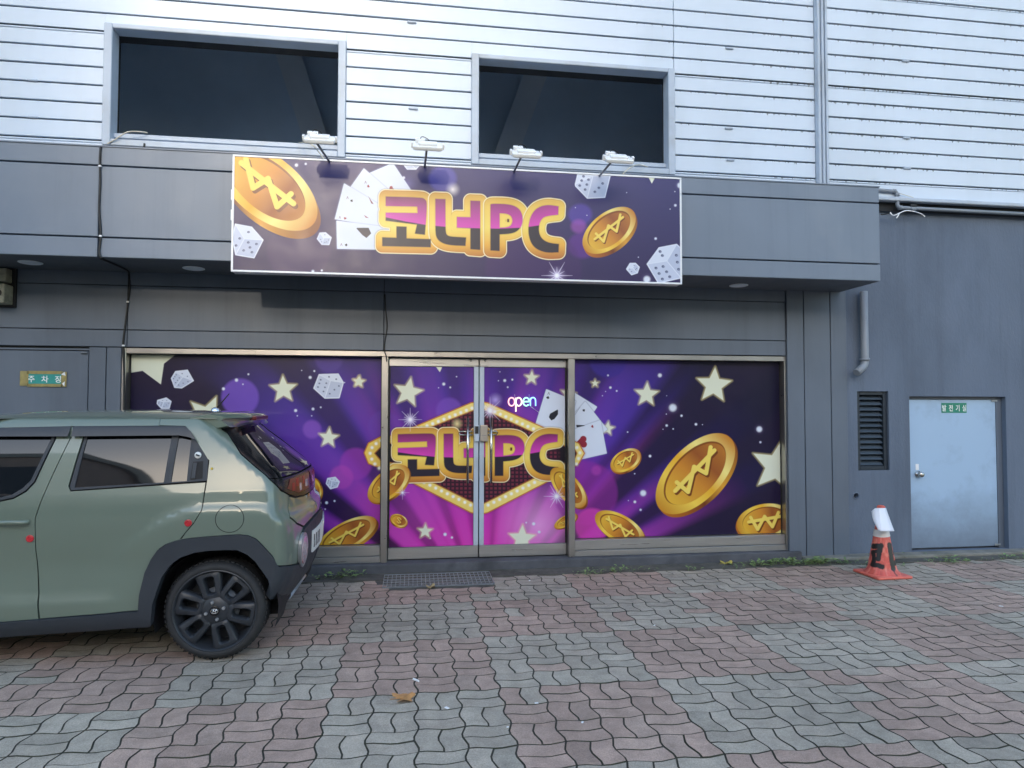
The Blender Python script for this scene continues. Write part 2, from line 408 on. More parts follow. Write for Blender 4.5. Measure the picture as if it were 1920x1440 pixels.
def art_sign(U, V):
    A = Art(U, V, lin((44, 40, 92)))
    t = np.clip((V-300-(U-437)*.04)/220, 0, 1)[..., None]
    A.img[:] = lin((50, 46, 106))*(1-t)+lin((44, 30, 78))*t
    Z1 = lambda x, y: (420+x/4.364, 270+y/4.364)          # readings from two enlargements
    Z2 = lambda x, y: (840+x/4.267, 270+y/4.267)
    Z3 = lambda x, y: (640+x/2.8235, y/2.8235)
    # soft discs
    for x, y, r, c, o in ((830, 335, 26, (90, 84, 190), .55), (1088, 402, 22, (88, 66, 176), .6), (1092, 460, 27, (104, 44, 150), .6), (1085, 424, 14, (170, 84, 190), .5), (560, 470, 60, (70, 44, 100), .4), (1000, 505, 90, (70, 34, 100), .4)):
        A.ell(x, y, r, r*.9, 0, lin(c), soft=6, op=o)
    A.glow(849, 355, 16, lin((250, 240, 240)), 1.0, 1.6)
    A.glow(765, 345, 26, lin((120, 112, 200)), .4)
    # big coin cut by the left edge
    coin(A, 500, 350, 112, 58, 38, thick=(6, 15), f=.75, sw=1.1)
    coin(A, *Z2(1290, 690), 58, 33, -38, thick=(3, 7), f=.78, sw=.85)
    # playing cards
    for cc, ang in (((733, 352), 62-90), ((706, 368), 40-90), ((690, 395), 15-90), ((688, 425), 2-90)):
        pass
    quads = [[Z1(1380, 160), Z1(1530, 385), Z1(1330, 560), Z1(1100, 280)],
             [Z1(1145, 205), Z1(1390, 420), Z1(1330, 620), Z1(970, 450)],
             [Z1(985, 328), Z1(1370, 560), Z1(1360, 690), Z1(912, 610)],
             [Z1(925, 632), Z1(1370, 690), Z1(1370, 860), Z1(930, 852)]]
    order = [0, 1, 2, 3]
    for k in order:
        A.poly(quads[k], lin((130, 140, 180)), round_=2, soft=3, op=.6)
        A.poly(quads[k], lin((224, 232, 248)), round_=1.4)
    for (x, y), r, red, an in ((Z1(1180, 345), 2.6, True, 60), (Z1(1368, 368), 5.5, True, 60), (Z1(1045, 462), 2.6, False, 35), (Z1(990, 608), 2.6, True, 10), (Z1(998, 825), 2.6, False, -80)):
        pip(A, x, y, r, red, an)
    for (x, y), an in ((Z1(1158, 312), 60), (Z1(1010, 438), 35), (Z1(948, 600), 10), (Z1(960, 822), 90)):
        A.line([(x-1.6, y+2.2), (x, y-2.2), (x+1.6, y+2.2)], .7, lin((120, 60, 80)))
    A.poly([Z1(1090, 690), Z1(1180, 690), Z1(1198, 730), Z1(1165, 762), Z1(1135, 740)], lin((60, 56, 70)), round_=1.2)
    A.poly([Z1(1180, 425), Z1(1225, 492), Z1(1205, 485)], lin((130, 60, 76)))
    A.poly([Z1(1145, 580), Z1(1185, 605), Z1(1160, 602)], lin((150, 60, 76)))
    letters(A, lambda x: 640+x/2.8235, lambda y: y/2.8235, 11.5, 0.0)
    # dice
    die(A, [Z1(225, 680), Z1(318, 785), Z1(245, 930), Z1(95, 905), Z1(70, 770), Z1(92, 655)], Z1(165, 775),
        [(*Z1(200, 720), 2.6, 2, 0)]+[(*Z1(x, y), 2.6, 2.2, 0) for x, y in ((198, 805), (265, 818), (212, 846), (160, 870), (228, 885), (128, 772), (98, 830))])
    die(A, [Z1(830, 726), Z1(876, 765), Z1(858, 822), Z1(800, 820), Z1(764, 775), Z1(785, 728)], Z1(815, 768),
        [(*Z1(x, y), .9, .8, 0) for x, y in ((825, 742), (790, 780), (800, 800), (840, 800), (855, 785), (825, 805))])
    die(A, [Z1(1470, 160), Z1(1600, 160), Z1(1600, 172), Z1(1570, 204), Z1(1500, 204), Z1(1480, 180)], Z1(1540, 175))
    die(A, [Z2(1040, 238), Z2(1298, 250), Z2(1255, 425), Z2(1115, 432), Z2(1022, 335), Z2(1020, 320)], Z2(1160, 255),
        [(*Z2(x, y), 2.6, 2.3, 20) for x, y in ((1085, 258), (1125, 285), (1070, 292), (1112, 324), (1055, 332), (1098, 364), (1238, 315), (1208, 350), (1176, 382))])
    die(A, [Z2(1690, 830), Z2(1830, 803), Z2(1880, 850), Z2(1865, 1070), Z2(1685, 1112), Z2(1595, 960)], Z2(1752, 935),
        [(*Z2(x, y), 2.9, 2.5, 25) for x, y in ((1698, 860), (1716, 892), (1828, 890), (1836, 945), (1846, 1002), (1665, 992), (1722, 980), (1690, 1036), (1750, 1022), (1716, 1080), (1775, 1062))])
    die(A, [Z2(1458, 955), Z2(1500, 955), Z2(1530, 985), Z2(1515, 1030), Z2(1470, 1045), Z2(1430, 1000)], Z2(1478, 990),
        [(*Z2(x, y), .9, .8, 0) for x, y in ((1490, 970), (1455, 1000), (1470, 1020), (1500, 1005), (1510, 995))])
    A.poly([Z2(1602, 262), Z2(1660, 262), Z2(1632, 316)], CREAM)
    sparkle(A, *Z2(872, 1052), 29, 12)
    d = [Z1(592, 172)+(2.8,), Z1(668, 162)+(2,), Z1(727, 1042)+(2.6,), Z1(800, 1034)+(1.8,), Z2(1820, 490)+(2.2,), Z2(1778, 520)+(.9,), Z2(1662, 756)+(2.2,), Z2(1592, 1082)+(6,), Z2(1524, 905)+(.9,), Z2(1816, 380)+(.9,), Z2(1858, 330)+(5,), Z2(1430, 388)+(.8,), Z2(1020, 508)+(.8,), Z2(1112, 570)+(.8,), Z1(1470, 275)+(2.5,)]
    dots(A, d)
    return A.img

def art_window(U, V):
    A = Art(U, V, lin((60, 44, 110)))
    W5 = lambda x, y: (640+x/2.8804, 600+y/2.88)
    W6 = lambda x, y: (1040+x/2.8804, 600+y/2.88)
    W4 = lambda x, y: (x/2.8235, 480+y/2.8235)
    W8 = lambda x, y: (600+x/8, 880+y/8)
    # backdrop: dark indigo above, magenta below, rays from the middle
    cx, cy = 912., 1160.
    r = np.hypot(U-cx, (V-cy)); th = np.degrees(np.arctan2(V-cy, U-cx))
    tp = [100, 190, 270, 350, 430, 520, 640, 840]
    c = np.array([lin((232, 70, 184)), lin((206, 52, 178)), lin((158, 48, 174)), lin((112, 46, 166)), lin((80, 44, 150)), lin((58, 38, 124)), lin((34, 24, 76)), lin((16, 11, 40))])
    base = np.stack([np.interp(r, tp, c[:, k]) for k in range(3)], -1)
    rt = np.clip((U-1120)/210, 0, 1)[..., None]
    base = base*(1-.74*rt)+lin((13, 9, 34))*.74*rt
    def ray(a, w, k, col, soft=2.2):
        d = np.abs((th-a+180) % 360-180)
        m = np.clip((w/2-d)/soft+.5, 0, 1)*k
        base[:] = base*(1-m[..., None])+np.asarray(col, np.float32)*m[..., None]
    dk = lin((30, 19, 52))
    for a, w, k in ((-143, 6.5, .9), (-127, 6, .6), (-155, 8, .7), (-166, 12, .85), (-110.5, 4, .45), (-98, 4, .35), (-86, 3, .3), (-66, 4, .5), (-53, 3.5, .55), (-45, 8, .88), (-33, 4.5, .85), (-21, 9, .9), (-8, 14, .9)):
        ray(a, w, k, dk)
    fade = np.clip(1.1-r/500, 0, 1)[..., None]; keep = base.copy()
    for a, w, k in ((-135.5, 6.5, .6), (-120.5, 5, .5), (-115, 3, .5), (-104, 5, .4), (-92, 4, .35), (-79, 7, .55), (-72, 3, .45), (-61, 5, .5), (-48.5, 2.5, .35), (-37.5, 3, .4), (-27.5, 4.5, .6), (-148.5, 3.5, .4)):
        ray(a, w, k, lin((226, 84, 204)))
    base = base*fade+keep*(1-fade)
    for a, w, k in ((-135, 7, .5), (-58, 9, .55), (-122, 5, .3), (-103, 6, .35), (-78, 6, .3)):
        m = np.clip((w/2-np.abs(th-a))/2.5+.5, 0, 1)*k*np.clip((r-330)/80, 0, 1)*np.clip((700-r)/200, 0, 1)
        base = base*(1-m[..., None])+lin((88, 58, 178))*m[..., None]
    A.img[:] = base
    A.glow(1010, 985, 95, lin((240, 170, 232)), .8, 1.4)
    A.glow(800, 965, 90, lin((200, 80, 190)), .4, 1.4)
    for x, y, rr, cc, o in ((450, 745, 35, (122, 84, 200), .75), (585, 805, 17, (138, 86, 196), .7), (617, 672, 26, (84, 60, 150), .6), (842, 770, 24, (122, 78, 190), .7), (720, 800, 30, (104, 64, 176), .5), (1140, 672, 36, (60, 42, 150), .75), (1118, 882, 9, (196, 80, 190), .7), (1098, 925, 60, (150, 46, 160), .5), (1110, 985, 32, (222, 70, 184), .7), (667, 870, 30, (160, 60, 180), .6), (640, 895, 22, (200, 80, 190), .4), (350, 870, 70, (84, 50, 150), .6)):
        A.ell(x, y, rr, rr, 0, lin(cc), soft=5, op=o)
    # cards behind the emblem
    quads = [[W6(95, 385), W6(232, 480), W6(150, 620), W6(0, 560)],
             [W6(165, 445), W6(280, 590), W6(150, 690), W6(30, 600)],
             [W6(245, 545), W6(278, 718), W6(130, 752), W6(60, 610)]]
    star(A, *W5(1225, 400), 16, 10)
    star(A, *W6(285, 585), 14, 8)
    first = [W5(1108, 378), W5(1262, 440), W5(1190, 660), W5(1040, 600)]
    second = [W6(80, 380), W6(225, 470), W6(130, 610), W6(-20, 560)]
    for q in (second, quads[1], quads[2]):
        A.poly(q, lin((90, 96, 140)), round_=2, soft=3, op=.7); A.poly(q, lin((222, 230, 246)), round_=1.4)
    A.poly(first, lin((90, 96, 140)), round_=2, soft=3, op=.7); A.poly(first, lin((222, 230, 246)), round_=1.4)
    A.line([W5(1290, 470), W5(1215, 580)], .7, lin((130, 140, 170)))
    pip(A, *W5(1115, 418), 3, False, 15); A.line([W5(1114, 402), W5(1120, 390), W5(1124, 404)], .7, lin((60, 60, 76)))
    A.poly([W5(1166, 488), W5(1166, 508), W5(1148, 532), W5(1134, 538), W5(1124, 524), W5(1130, 508)], lin((32, 34, 46)), round_=1.2)
    pip(A, *W6(95, 432), 2.6, True, 30); pip(A, *W6(158, 487), 2.6, False, 40); pip(A, *W6(203, 575), 2.6, True, 70)
    pip(A, *W6(148, 658), 11, True, 85)
    A.poly([W6(118, 568), W6(160, 570), W6(120, 578)], lin((40, 40, 52)), round_=.6)
    # marquee emblem: stretched hexagon with round ends and lamps
    HX = [W5(190, 718), W5(240, 650), W5(700, 470), W5(745, 455), W5(790, 470), W5(1230, 655), W5(1285, 720), W5(1240, 790), W5(790, 1015), W5(745, 1030), W5(700, 1015), W5(240, 790)]
    hb = [W5(128, 718), W5(150, 668), W5(215, 634), W5(290, 626), W5(700, 452), W5(745, 444), W5(790, 452), W5(1215, 640), W5(1280, 670), W5(1308, 720), W5(1280, 770), W5(1215, 815), W5(790, 1035), W5(745, 1045), W5(700, 1035), W5(250, 806), W5(150, 772)]
    inn = [W5(185, 720), W5(215, 690), W5(290, 660), W5(720, 490), W5(745, 484), W5(770, 490), W5(1185, 680), W5(1250, 690), W5(1268, 720), W5(1250, 760), W5(1180, 778), W5(770, 985), W5(745, 996), W5(720, 985), W5(290, 770), W5(215, 755)]
    A.poly(hb, lin((90, 40, 60)), round_=3, soft=6, op=.6)
    A.poly(hb, lin((206, 124, 44)), round_=2.6)
    A.poly(hb, lin((246, 208, 92)), round_=.6, grad=(W5(150, 720), W5(745, 500)), col2=lin((250, 226, 130)))
    A.poly(inn, lin((176, 104, 44)), round_=2.4)
    A.poly(inn, lin((48, 20, 38)), round_=.4)
    sl = A.box(690, 750, 1100, 970)
    X, Y = A.U[sl], A.V[sl]
    din = A.cov(poly_d(X, Y, inn))
    gx = ((X-893)/8.0) % 1; gy = ((Y-860)/7.4) % 1
    tile = np.clip((np.minimum(np.minimum(gx, 1-gx), np.minimum(gy, 1-gy))-.14)/.12, 0, 1)
    vv = np.clip(1-np.abs(Y-862)/110, 0, 1)
    A.put(sl, din*tile*.85, lin((128, 48, 70)))
    ends = np.clip((np.abs(X-893)-150)/8, 0, 1)
    A.put(sl, din*ends, lin((28, 18, 30)))
    def lamps(P, n, f0=0., f1=1.):
        seg = [math.dist(a, b) for a, b in zip(P[:-1], P[1:])]; tot = sum(seg)
        for k in range(n):
            s_ = (f0+(f1-f0)*k/(n-1))*tot; i = 0
            while i < len(seg)-1 and s_ > seg[i]: s_ -= seg[i]; i += 1
            a, b = P[i], P[i+1]; q = s_/seg[i]
            x, y = a[0]+(b[0]-a[0])*q, a[1]+(b[1]-a[1])*q
            A.glow(x, y, 6.5, lin((255, 244, 200)), .7, 1.5); A.ell(x, y, 2.7, 2.7, 0, lin((255, 252, 240)), soft=1)
    top = [W5(205, 800), W5(168, 765), W5(155, 718), W5(170, 678), W5(215, 652), W5(290, 640), W5(720, 470), W5(745, 464), W5(770, 470), W5(1190, 655), W5(1262, 672), W5(1290, 720), W5(1272, 775), W5(1245, 800)]
    lamps(top, 46)
    lamps([W5(290, 800), W5(745, 1022), W5(1200, 800)], 30)
    letters(A, lambda x: 746+(x-235)*299.5/915, lambda y: 813.5+(y-1038)*82.5/270, 10.5, .055)
    A.glow(*W5(625, 560), 13, lin((255, 236, 170)), .9, 1.6)
    # coins
    coin(A, *W5(255, 885), 47, 25, -40, thick=(2.5, 3), f=.76, sw=.8)
    coin(A, *W5(1225, 905), 46, 22, 50, thick=(3, 3), f=.76, sw=.8)
    coin(A, *W5(312, 1082), 17, 11, 25, thick=(-1, 2.5), sym='S', f=.74, sw=.8)
    coin(A, *W6(60, 1085), 24, 10, -28, thick=(1, 2), f=.72, sw=.6)
    coin(A, *W6(760, 830), 94, 50, -46, thick=(5, 6), f=.76, sw=.95)
    coin(A, *W6(383, 758), 31, 19, -30, thick=(1.5, 3.5), f=.76, sw=.8)
    coin(A, *W6(352, 1125), 52, 25, 30, thick=(3, 4), f=.76, sw=.9)
    coin(A, *W6(1135, 1088), 53, 33, -10, thick=(-2, 4), f=.78, sw=1.1)
    coin(A, *W8(400, 990), 62, 25, -28, thick=(4, 4), f=.78, sw=.9)
    coin(A, 590, 918, 22, 12, 78, thick=(3, 0), f=.7)
    coin(A, 330, 1000, 60, 30, 20, thick=(3, 5), f=.76)
    # stars
    for x, y, q, rot in ((*W4(1098, 850), 42, 24), (*W4(1500, 705), 27, -2), (*W4(1895, 665), 11, 5), (*W4(1740, 962), 20, 5), (*W5(97, 333), 12, 5), (*W5(362, 390), 29, 10), (*W5(1027, 312), 14, 3), (*W5(453, 1140), 15, 2), (*W5(975, 1180), 27, 3), (*W6(218, 342), 8, 0), (*W6(497, 402), 24, 3), (*W6(860, 352), 35, 4), (*W6(1203, 790), 52, 10), (300, 940, 30, 20)):
        star(A, x, y, q, rot, .45)
    A.poly([W4(p, q) for p, q in ((680, 510), (945, 510), (868, 570), (852, 680), (755, 608), (680, 620))], CREAM)
    A.poly([W5(510, 252), W5(545, 252), W5(532, 282)], CREAM)
    # dice
    def cube(P, c, k):
        P = [W4(*p) for p in P[1:]+P[:1]]; c = W4(*c)
        fs = [(c, P[1], P[2], P[3]), (P[5], c, P[3], P[4])]
        pips = []
        for f, grid in ((fs[1], ((.25, .25), (.25, .5), (.25, .75), (.75, .25), (.75, .5), (.75, .75))), (fs[0], ((.25, .75), (.5, .5), (.75, .25))), ((P[5], P[0], P[1], c), ((.35, .35), (.65, .65)))):
            for u, v in grid:
                x = (1-u)*((1-v)*f[0][0]+v*f[3][0])+u*((1-v)*f[1][0]+v*f[2][0]); y = (1-u)*((1-v)*f[0][1]+v*f[3][1])+u*((1-v)*f[1][1]+v*f[2][1])
                pips.append((x, y, k, k*.85, 20))
        die(A, P, c, pips)
    cube([(930, 612), (992, 605), (1023, 660), (962, 698), (925, 695), (908, 648)], (968, 640), 1.1)
    cube([(835, 765), (880, 752), (905, 770), (895, 806), (855, 806), (833, 782)], (868, 772), .7)
    cube([(1690, 628), (1790, 625), (1817, 670), (1795, 750), (1720, 752), (1662, 700)], (1750, 660), 1.7)
    cube([(1735, 1178), (1775, 1172), (1796, 1195), (1785, 1222), (1750, 1232), (1728, 1205)], (1758, 1190), .8)
    # sparkles and dust
    sparkle(A, *W5(372, 538), 22, 16); sparkle(A, *W5(803, 490), 26, 16, .9); sparkle(A, *W5(330, 932), 13, 8, .8); sparkle(A, *W5(1162, 952), 24, 12)
    A.glow(*W5(832, 432), 16, lin((190, 170, 240)), .9, 1.5)
    D = [W5(553, 346)+(2.6,), W5(588, 364)+(1.5,), W5(525, 366)+(.9,), W5(622, 306)+(1.1,), W5(882, 327)+(2.4,), W5(923, 322)+(1.6,), W5(898, 363)+(1.4,), W5(848, 328)+(.9,), W5(856, 280)+(.8,), W5(560, 1157)+(2.8,), W5(597, 1174)+(1.9,), W5(480, 1178)+(1,), W5(1038, 1100)+(2.8,), W5(1068, 1144)+(2.4,), W5(998, 1094)+(1.3,),
         W6(288, 299)+(1.5,), W6(301, 365)+(2.1,), W6(335, 383)+(1.4,), W6(275, 386)+(.8,), W6(258, 409)+(.9,), W6(568, 299)+(3.4,), W6(638, 474)+(6.6,), W6(685, 517)+(1.9,), W6(605, 570)+(2,), W6(640, 588)+(1.2,), W6(763, 563)+(2.2,), W6(798, 565)+(.8,), W6(394, 605)+(1.2,), W6(515, 735)+(2.2,), W6(432, 830)+(1.1,), W6(478, 935)+(5.2,), W6(433, 982)+(2.2,), W6(464, 1025)+(1.9,), W6(1105, 590)+(5,), W6(1111, 660)+(1.8,), W6(603, 508)+(.9,), W6(605, 409)+(.7,), W6(398, 975)+(.8,), W6(585, 590)+(.8,),
         W4(1252, 657)+(2.8,), W4(1315, 626)+(1.6,), W4(1183, 703)+(2.6,), W4(1286, 679)+(1.2,), W4(1642, 643)+(2.6,), W4(1664, 609)+(1.6,), W4(1597, 606)+(.9,), W4(1565, 818)+(2.6,), W4(1657, 810)+(2.3,), W4(1698, 801)+(1.4,), W4(1574, 846)+(1.1,), W4(1650, 846)+(1,), W4(1729, 1306)+(2.2,), W4(1771, 1297)+(1.2,), W4(1824, 670)+(1,), W8(98, 502)+(2.2,), W8(218, 475)+(1.6,), W8(77, 598)+(1.2,)]
    dots(A, D)
    return A.img
# ================================================================== setting
YW, YG, YS, YC = 6.65, 6.75, 6.60, 6.0       # cladding, glass, siding and canopy planes
M_paint = mat('grey_paint', srgb(96, 106, 119), .5, .07, 1.6, streak=.4, wob=.012, stain=srgb(82, 90, 101), stain_k=.45, stain_scale=.9, bump=.0006, bscale=25, stretch=(1, 1, .5))
M_fascia = mat('grey_fascia_paint', srgb(114, 126, 141), .4, .05, 1.1, streak=.35, wob=.014, stain=srgb(132, 141, 152), stain_k=.35, stain_scale=1.4)
M_plaster = mat('grey_plaster', srgb(98, 110, 127), .85, .1, 1.4, streak=.55, bump=.004, bscale=55, stain=srgb(80, 90, 104), stain_k=.6, stain_scale=.8, stretch=(1, 1, .45))
M_joint = mat('dark_joint', (.012, .014, .017), .8)
M_steel = mat('brushed_steel', srgb(176, 172, 166), .34, .06, 2.0, metal=.9, stretch=(2, 2, 2), rvar=.2)
M_steelh = mat('brushed_steel_rail', srgb(186, 184, 180), .36, .08, 2.0, metal=.85, stretch=(.5, 6, 14), rvar=.25)
M_gasket = mat('black_gasket', (.012, .012, .014), .5)
M_frame = mat('pale_window_frame', srgb(178, 190, 204), .5, .06, 2, stain=srgb(150, 146, 136), stain_k=.35, stain_scale=2.5)
M_room = mat('dark_room', srgb(212, 228, 244), .9, .1, 1.0)
M_beam = mat('dark_beam', srgb(226, 234, 242), .8, .1, 1.0)
M_white = mat('white_enamel', srgb(236, 238, 240), .35, .04, 4)
M_grey_metal = mat('grey_metal', srgb(120, 126, 134), .45, .1, 4, metal=.3)
M_galv = mat('galvanised_steel', srgb(150, 156, 162), .45, .15, 30, metal=.75, rvar=.3)
M_black = mat('black_rubber', (.011, .012, .013), .55, .1, 10)
M_conc = mat('concrete_step', srgb(84, 86, 92), .85, .25, 3.5, bump=.003, bscale=70, stain=srgb(44, 46, 48), stain_k=.7, stain_scale=2.2)
M_kerb = mat('pale_concrete', srgb(128, 126, 118), .9, .2, 5, bump=.004, bscale=60, stain=srgb(70, 74, 54), stain_k=.8, stain_scale=2.6)
M_bluedoor = mat('pale_blue_door', srgb(160, 187, 214), .45, .03, .9, stain=srgb(120, 136, 158), stain_k=.55, stain_scale=1.7, bump=.0006, bscale=8)

# siding: white sheet with dirt that hangs below every joint
M_side = mat('white_siding', srgb(205, 217, 230), .4, .04, .8, wob=.006, stain=srgb(186, 196, 202), stain_k=.5, stain_scale=.7, stretch=(1, 1, .25))
n, l, b = nodes_of(M_side)
base = b.inputs['Base Color'].links[0].from_socket
tc = n.new('ShaderNodeTexCoord'); sp = n.new('ShaderNodeSeparateXYZ'); l.new(tc.outputs['Object'], sp.inputs[0])
def mth(op, a, c=None, d=None):
    t = n.new('ShaderNodeMath'); t.operation = op
    for i, v in enumerate((a, c, d)):
        if v is None: continue
        if hasattr(v, 'is_linked'): l.new(v, t.inputs[i])
        else: t.inputs[i].default_value = v
    return t.outputs[0]
PITCHZ, Z0 = .1695, 4.012
fr = mth('FRACT', mth('DIVIDE', mth('SUBTRACT', sp.outputs[2], Z0-20*PITCHZ), PITCHZ))       # 1 just below a joint
cx = n.new('ShaderNodeCombineXYZ'); l.new(mth('MULTIPLY', sp.outputs[0], 26.0), cx.inputs[0]); l.new(mth('FLOOR', mth('DIVIDE', mth('SUBTRACT', sp.outputs[2], Z0-20*PITCHZ), PITCHZ)), cx.inputs[1])
t1 = n.new('ShaderNodeTexNoise'); t1.inputs['Scale'].default_value = 1.0; t1.inputs['Detail'].default_value = 5; t1.inputs['Roughness'].default_value = .7; l.new(cx.outputs[0], t1.inputs['Vector'])
cx2 = n.new('ShaderNodeCombineXYZ'); l.new(mth('MULTIPLY', sp.outputs[0], .8), cx2.inputs[0]); l.new(cx.outputs[0], cx2.inputs[2])
t2 = n.new('ShaderNodeTexNoise'); t2.inputs['Scale'].default_value = 1.1; l.new(tc.outputs['Object'], t2.inputs['Vector'])
# right-hand side is dirtier
side = mth('MULTIPLY_ADD', mth('SMOOTH_MIN', mth('MAXIMUM', mth('MULTIPLY_ADD', sp.outputs[0], .22, .1), .12), 1.0, .1), .9, .1)
length = mth('MULTIPLY', mth('MULTIPLY', mth('MAXIMUM', mth('SUBTRACT', t1.outputs['Fac'], .44), 0.0), mth('MULTIPLY_ADD', t2.outputs['Fac'], 1.6, .1)), mth('MULTIPLY', side, 1.25))
hard = n.new('ShaderNodeMapRange'); l.new(mth('SUBTRACT', mth('ADD', fr, length), .962), hard.inputs[0]); hard.inputs[1].default_value = 0.0; hard.inputs[2].default_value = .05
streak = n.new('ShaderNodeMapRange'); l.new(t1.outputs['Fac'], streak.inputs[0]); streak.inputs[1].default_value = .55; streak.inputs[2].default_value = .8; streak.inputs[4].default_value = .22
mx = n.new('ShaderNodeMix'); mx.data_type = 'RGBA'; l.new(streak.outputs[0], mx.inputs[0]); l.new(base, mx.inputs[6]); mx.inputs[7].default_value = (*srgb(196, 202, 204), 1)
mx2 = n.new('ShaderNodeMix'); mx2.data_type = 'RGBA'; l.new(mth('MULTIPLY', hard.outputs[0], .82), mx2.inputs[0]); l.new(mx.outputs[2], mx2.inputs[6]); mx2.inputs[7].default_value = (*srgb(70, 78, 80), 1)
l.new(mx2.outputs[2], b.inputs['Base Color'])

# pale blue door: grime towards the foot, as shaped stains
n, l, b = nodes_of(M_bluedoor)
base = b.inputs['Base Color'].links[0].from_socket
tc = n.new('ShaderNodeTexCoord'); sp = n.new('ShaderNodeSeparateXYZ'); l.new(tc.outputs['Object'], sp.inputs[0])
tn = n.new('ShaderNodeTexNoise'); tn.inputs['Scale'].default_value = 3.0; tn.inputs['Detail'].default_value = 8; tn.inputs['Roughness'].default_value = .7; l.new(tc.outputs['Object'], tn.inputs['Vector'])
g = n.new('ShaderNodeMapRange'); l.new(mth('ADD', sp.outputs[2], mth('MULTIPLY', tn.outputs['Fac'], -.55)), g.inputs[0]); g.inputs[1].default_value = .42; g.inputs[2].default_value = -.22; g.inputs[3].default_value = 0; g.inputs[4].default_value = .75
mx = n.new('ShaderNodeMix'); mx.data_type = 'RGBA'; l.new(g.outputs[0], mx.inputs[0]); l.new(base, mx.inputs[6]); mx.inputs[7].default_value = (*srgb(92, 100, 112), 1)
l.new(mx.outputs[2], b.inputs['Base Color'])

BLD = empty('shop_building', (0, 6.6, 0), 'two-storey building with white metal siding above a grey panelled shop front', 'building')

def wall_holes(name, x0, x1, z0, z1, holes, y, depth, M, parent):
    "front face with openings, reveals running back by depth"
    B = MB(); xs = sorted({x0, x1, *[h[0] for h in holes], *[h[1] for h in holes]}); zs = sorted({z0, z1, *[h[2] for h in holes], *[h[3] for h in holes]})
    for a, c in zip(xs[:-1], xs[1:]):
        for d, e in zip(zs[:-1], zs[1:]):
            mx_, mz_ = (a+c)/2, (d+e)/2
            if any(h[0] < mx_ < h[1] and h[2] < mz_ < h[3] for h in holes): continue
            B.quad((a, y, d), (c, y, d), (c, y, e), (a, y, e))
    for h in holes:
        a, c, d, e = h; f = y+depth
        B.quad((a, y, d), (a, y, e), (a, f, e), (a, f, d)); B.quad((c, y, d), (c, f, d), (c, f, e), (c, y, e))
        B.quad((a, y, e), (c, y, e), (c, f, e), (a, f, e)); B.quad((a, y, d), (a, f, d), (c, f, d), (c, y, d))
    return B.build(name, M, parent, recalc=False)

# --- upper storey
W1 = (-2.825, -.665, 3.955, 5.088); W2 = (.543, 2.636, 3.955, 5.062)
ZTOP = 6.35
wall_holes('backing_wall', -9, 13, 3.70, ZTOP+.2, [W1, W2], YS+.03, .3, M_joint, BLD)
B = MB(); B.box(-9, 13, YS-.01, YS+.6, ZTOP+.01, 8.2); B.build('upper_wall', M_side, BLD)
B = MB(); B.box(-9, 13, YS+.62, 22, 7.6, 8.2); B.box(-9, -8.7, 6.95, 22, 0, 7.58); B.box(12.7, 13, 6.95, 22, 0, 7.58); B.box(-8.68, 12.68, 21.7, 22, 0, 7.58); B.build('rear_wall', M_paint, BLD)
RZ, RY = 7.25, 8.5
B = MB(); B.box(-4, 5, RY, RY+.1, 3.6, RZ); B.box(-4.1, -4, 6.98, RY, 3.6, RZ); B.box(4.3, 4.4, 6.98, RY, 3.6, RZ); B.box(-4, 4.3, 6.98, RY-.02, 3.5, 3.6); B.box(-4, 4.3, 6.98, RY-.02, RZ+.001, RZ+.1)
B.build('dark_interior', M_room, BLD)
for (u0, v0), (u1, v1) in (((540, 100), (600, 285)), ((1010, 125), (945, 300))):
    a, c = at(u0, v0, 8.3), at(u1, v1, 8.3); d_ = (c-a)/(c.z-a.z); t_, u_ = a+d_*(RZ-.01-a.z), a+d_*(3.62-a.z)
    B = MB(); B.prism([(t_.x-.15, 8.3, t_.z), (t_.x+.15, 8.3, t_.z), (u_.x+.15, 8.3, u_.z), (u_.x-.15, 8.3, u_.z)], (0, .16, 0)); B.build('brace_beam', M_beam, BLD)
def planks():
    secs = [(-9, 2.634), (2.639, 4.205), (4.335, 13)]
    zs = [Z0+PITCHZ*k for k in range(-1, 15)]
    rnd = random.Random(3)
    for k in range(len(zs)-1):
        za, zb = zs[k], zs[k+1]-.015
        parts = [(za, zb)]
        if (k-1) % 6 == 5: parts = [(za, za+.006+.1275), (za+.1385, zb)]
        for pa, pb in parts:
            for sx0, sx1 in secs:
                cuts = [(sx0, sx1)]
                for w in (W1, W2):
                    if pb > w[2] and pa < w[3]:
                        if sx0 < w[0]+.5 < sx1 and pb > w[3]+.012:
                            B = MB(); B.box(max(sx0, w[0]), min(sx1, w[1]), YS, YS+.025, w[3]+.001, pb, b=.003); B.build('siding_plank', M_side, BLD)
                        new = []
                        for c0, c1 in cuts:
                            if w[1] <= c0 or w[0] >= c1: new.append((c0, c1)); continue
                            if w[0] > c0+.02: new.append((c0, w[0]))
                            if w[1] < c1-.02: new.append((w[1], c1))
                        cuts = new
                for c0, c1 in cuts:
                    B = MB(); j = rnd.uniform(-.0015, .0015)
                    B.box(c0, c1, YS+j, YS+.025, pa, pb, b=.004)
                    B.build('siding_plank', M_side, BLD)
planks()
for x, y in ((62, 151), (63, 220), (772, 42), (775, 204), (1367, 91), (1366, 241), (1369, 300), (1697, 115), (1699, 259), (1700, 316)):
    p = at(x, y, YS); B = MB(); B.box(p.x-.045, p.x+.045, YS-.018, YS, p.z-.012, p.z+.01, b=.006); B.build('joint_clip', M_frame, BLD)
B = MB(); B.box(4.208, 4.332, YS-.03, YS+.02, 3.70, 8.0)
for x in (4.212, 4.258, 4.300): B.box(x, x+.028, YS-.058, YS-.028, 3.70, 8.0, b=.006)
B.build('corner_trim', M_frame, BLD)
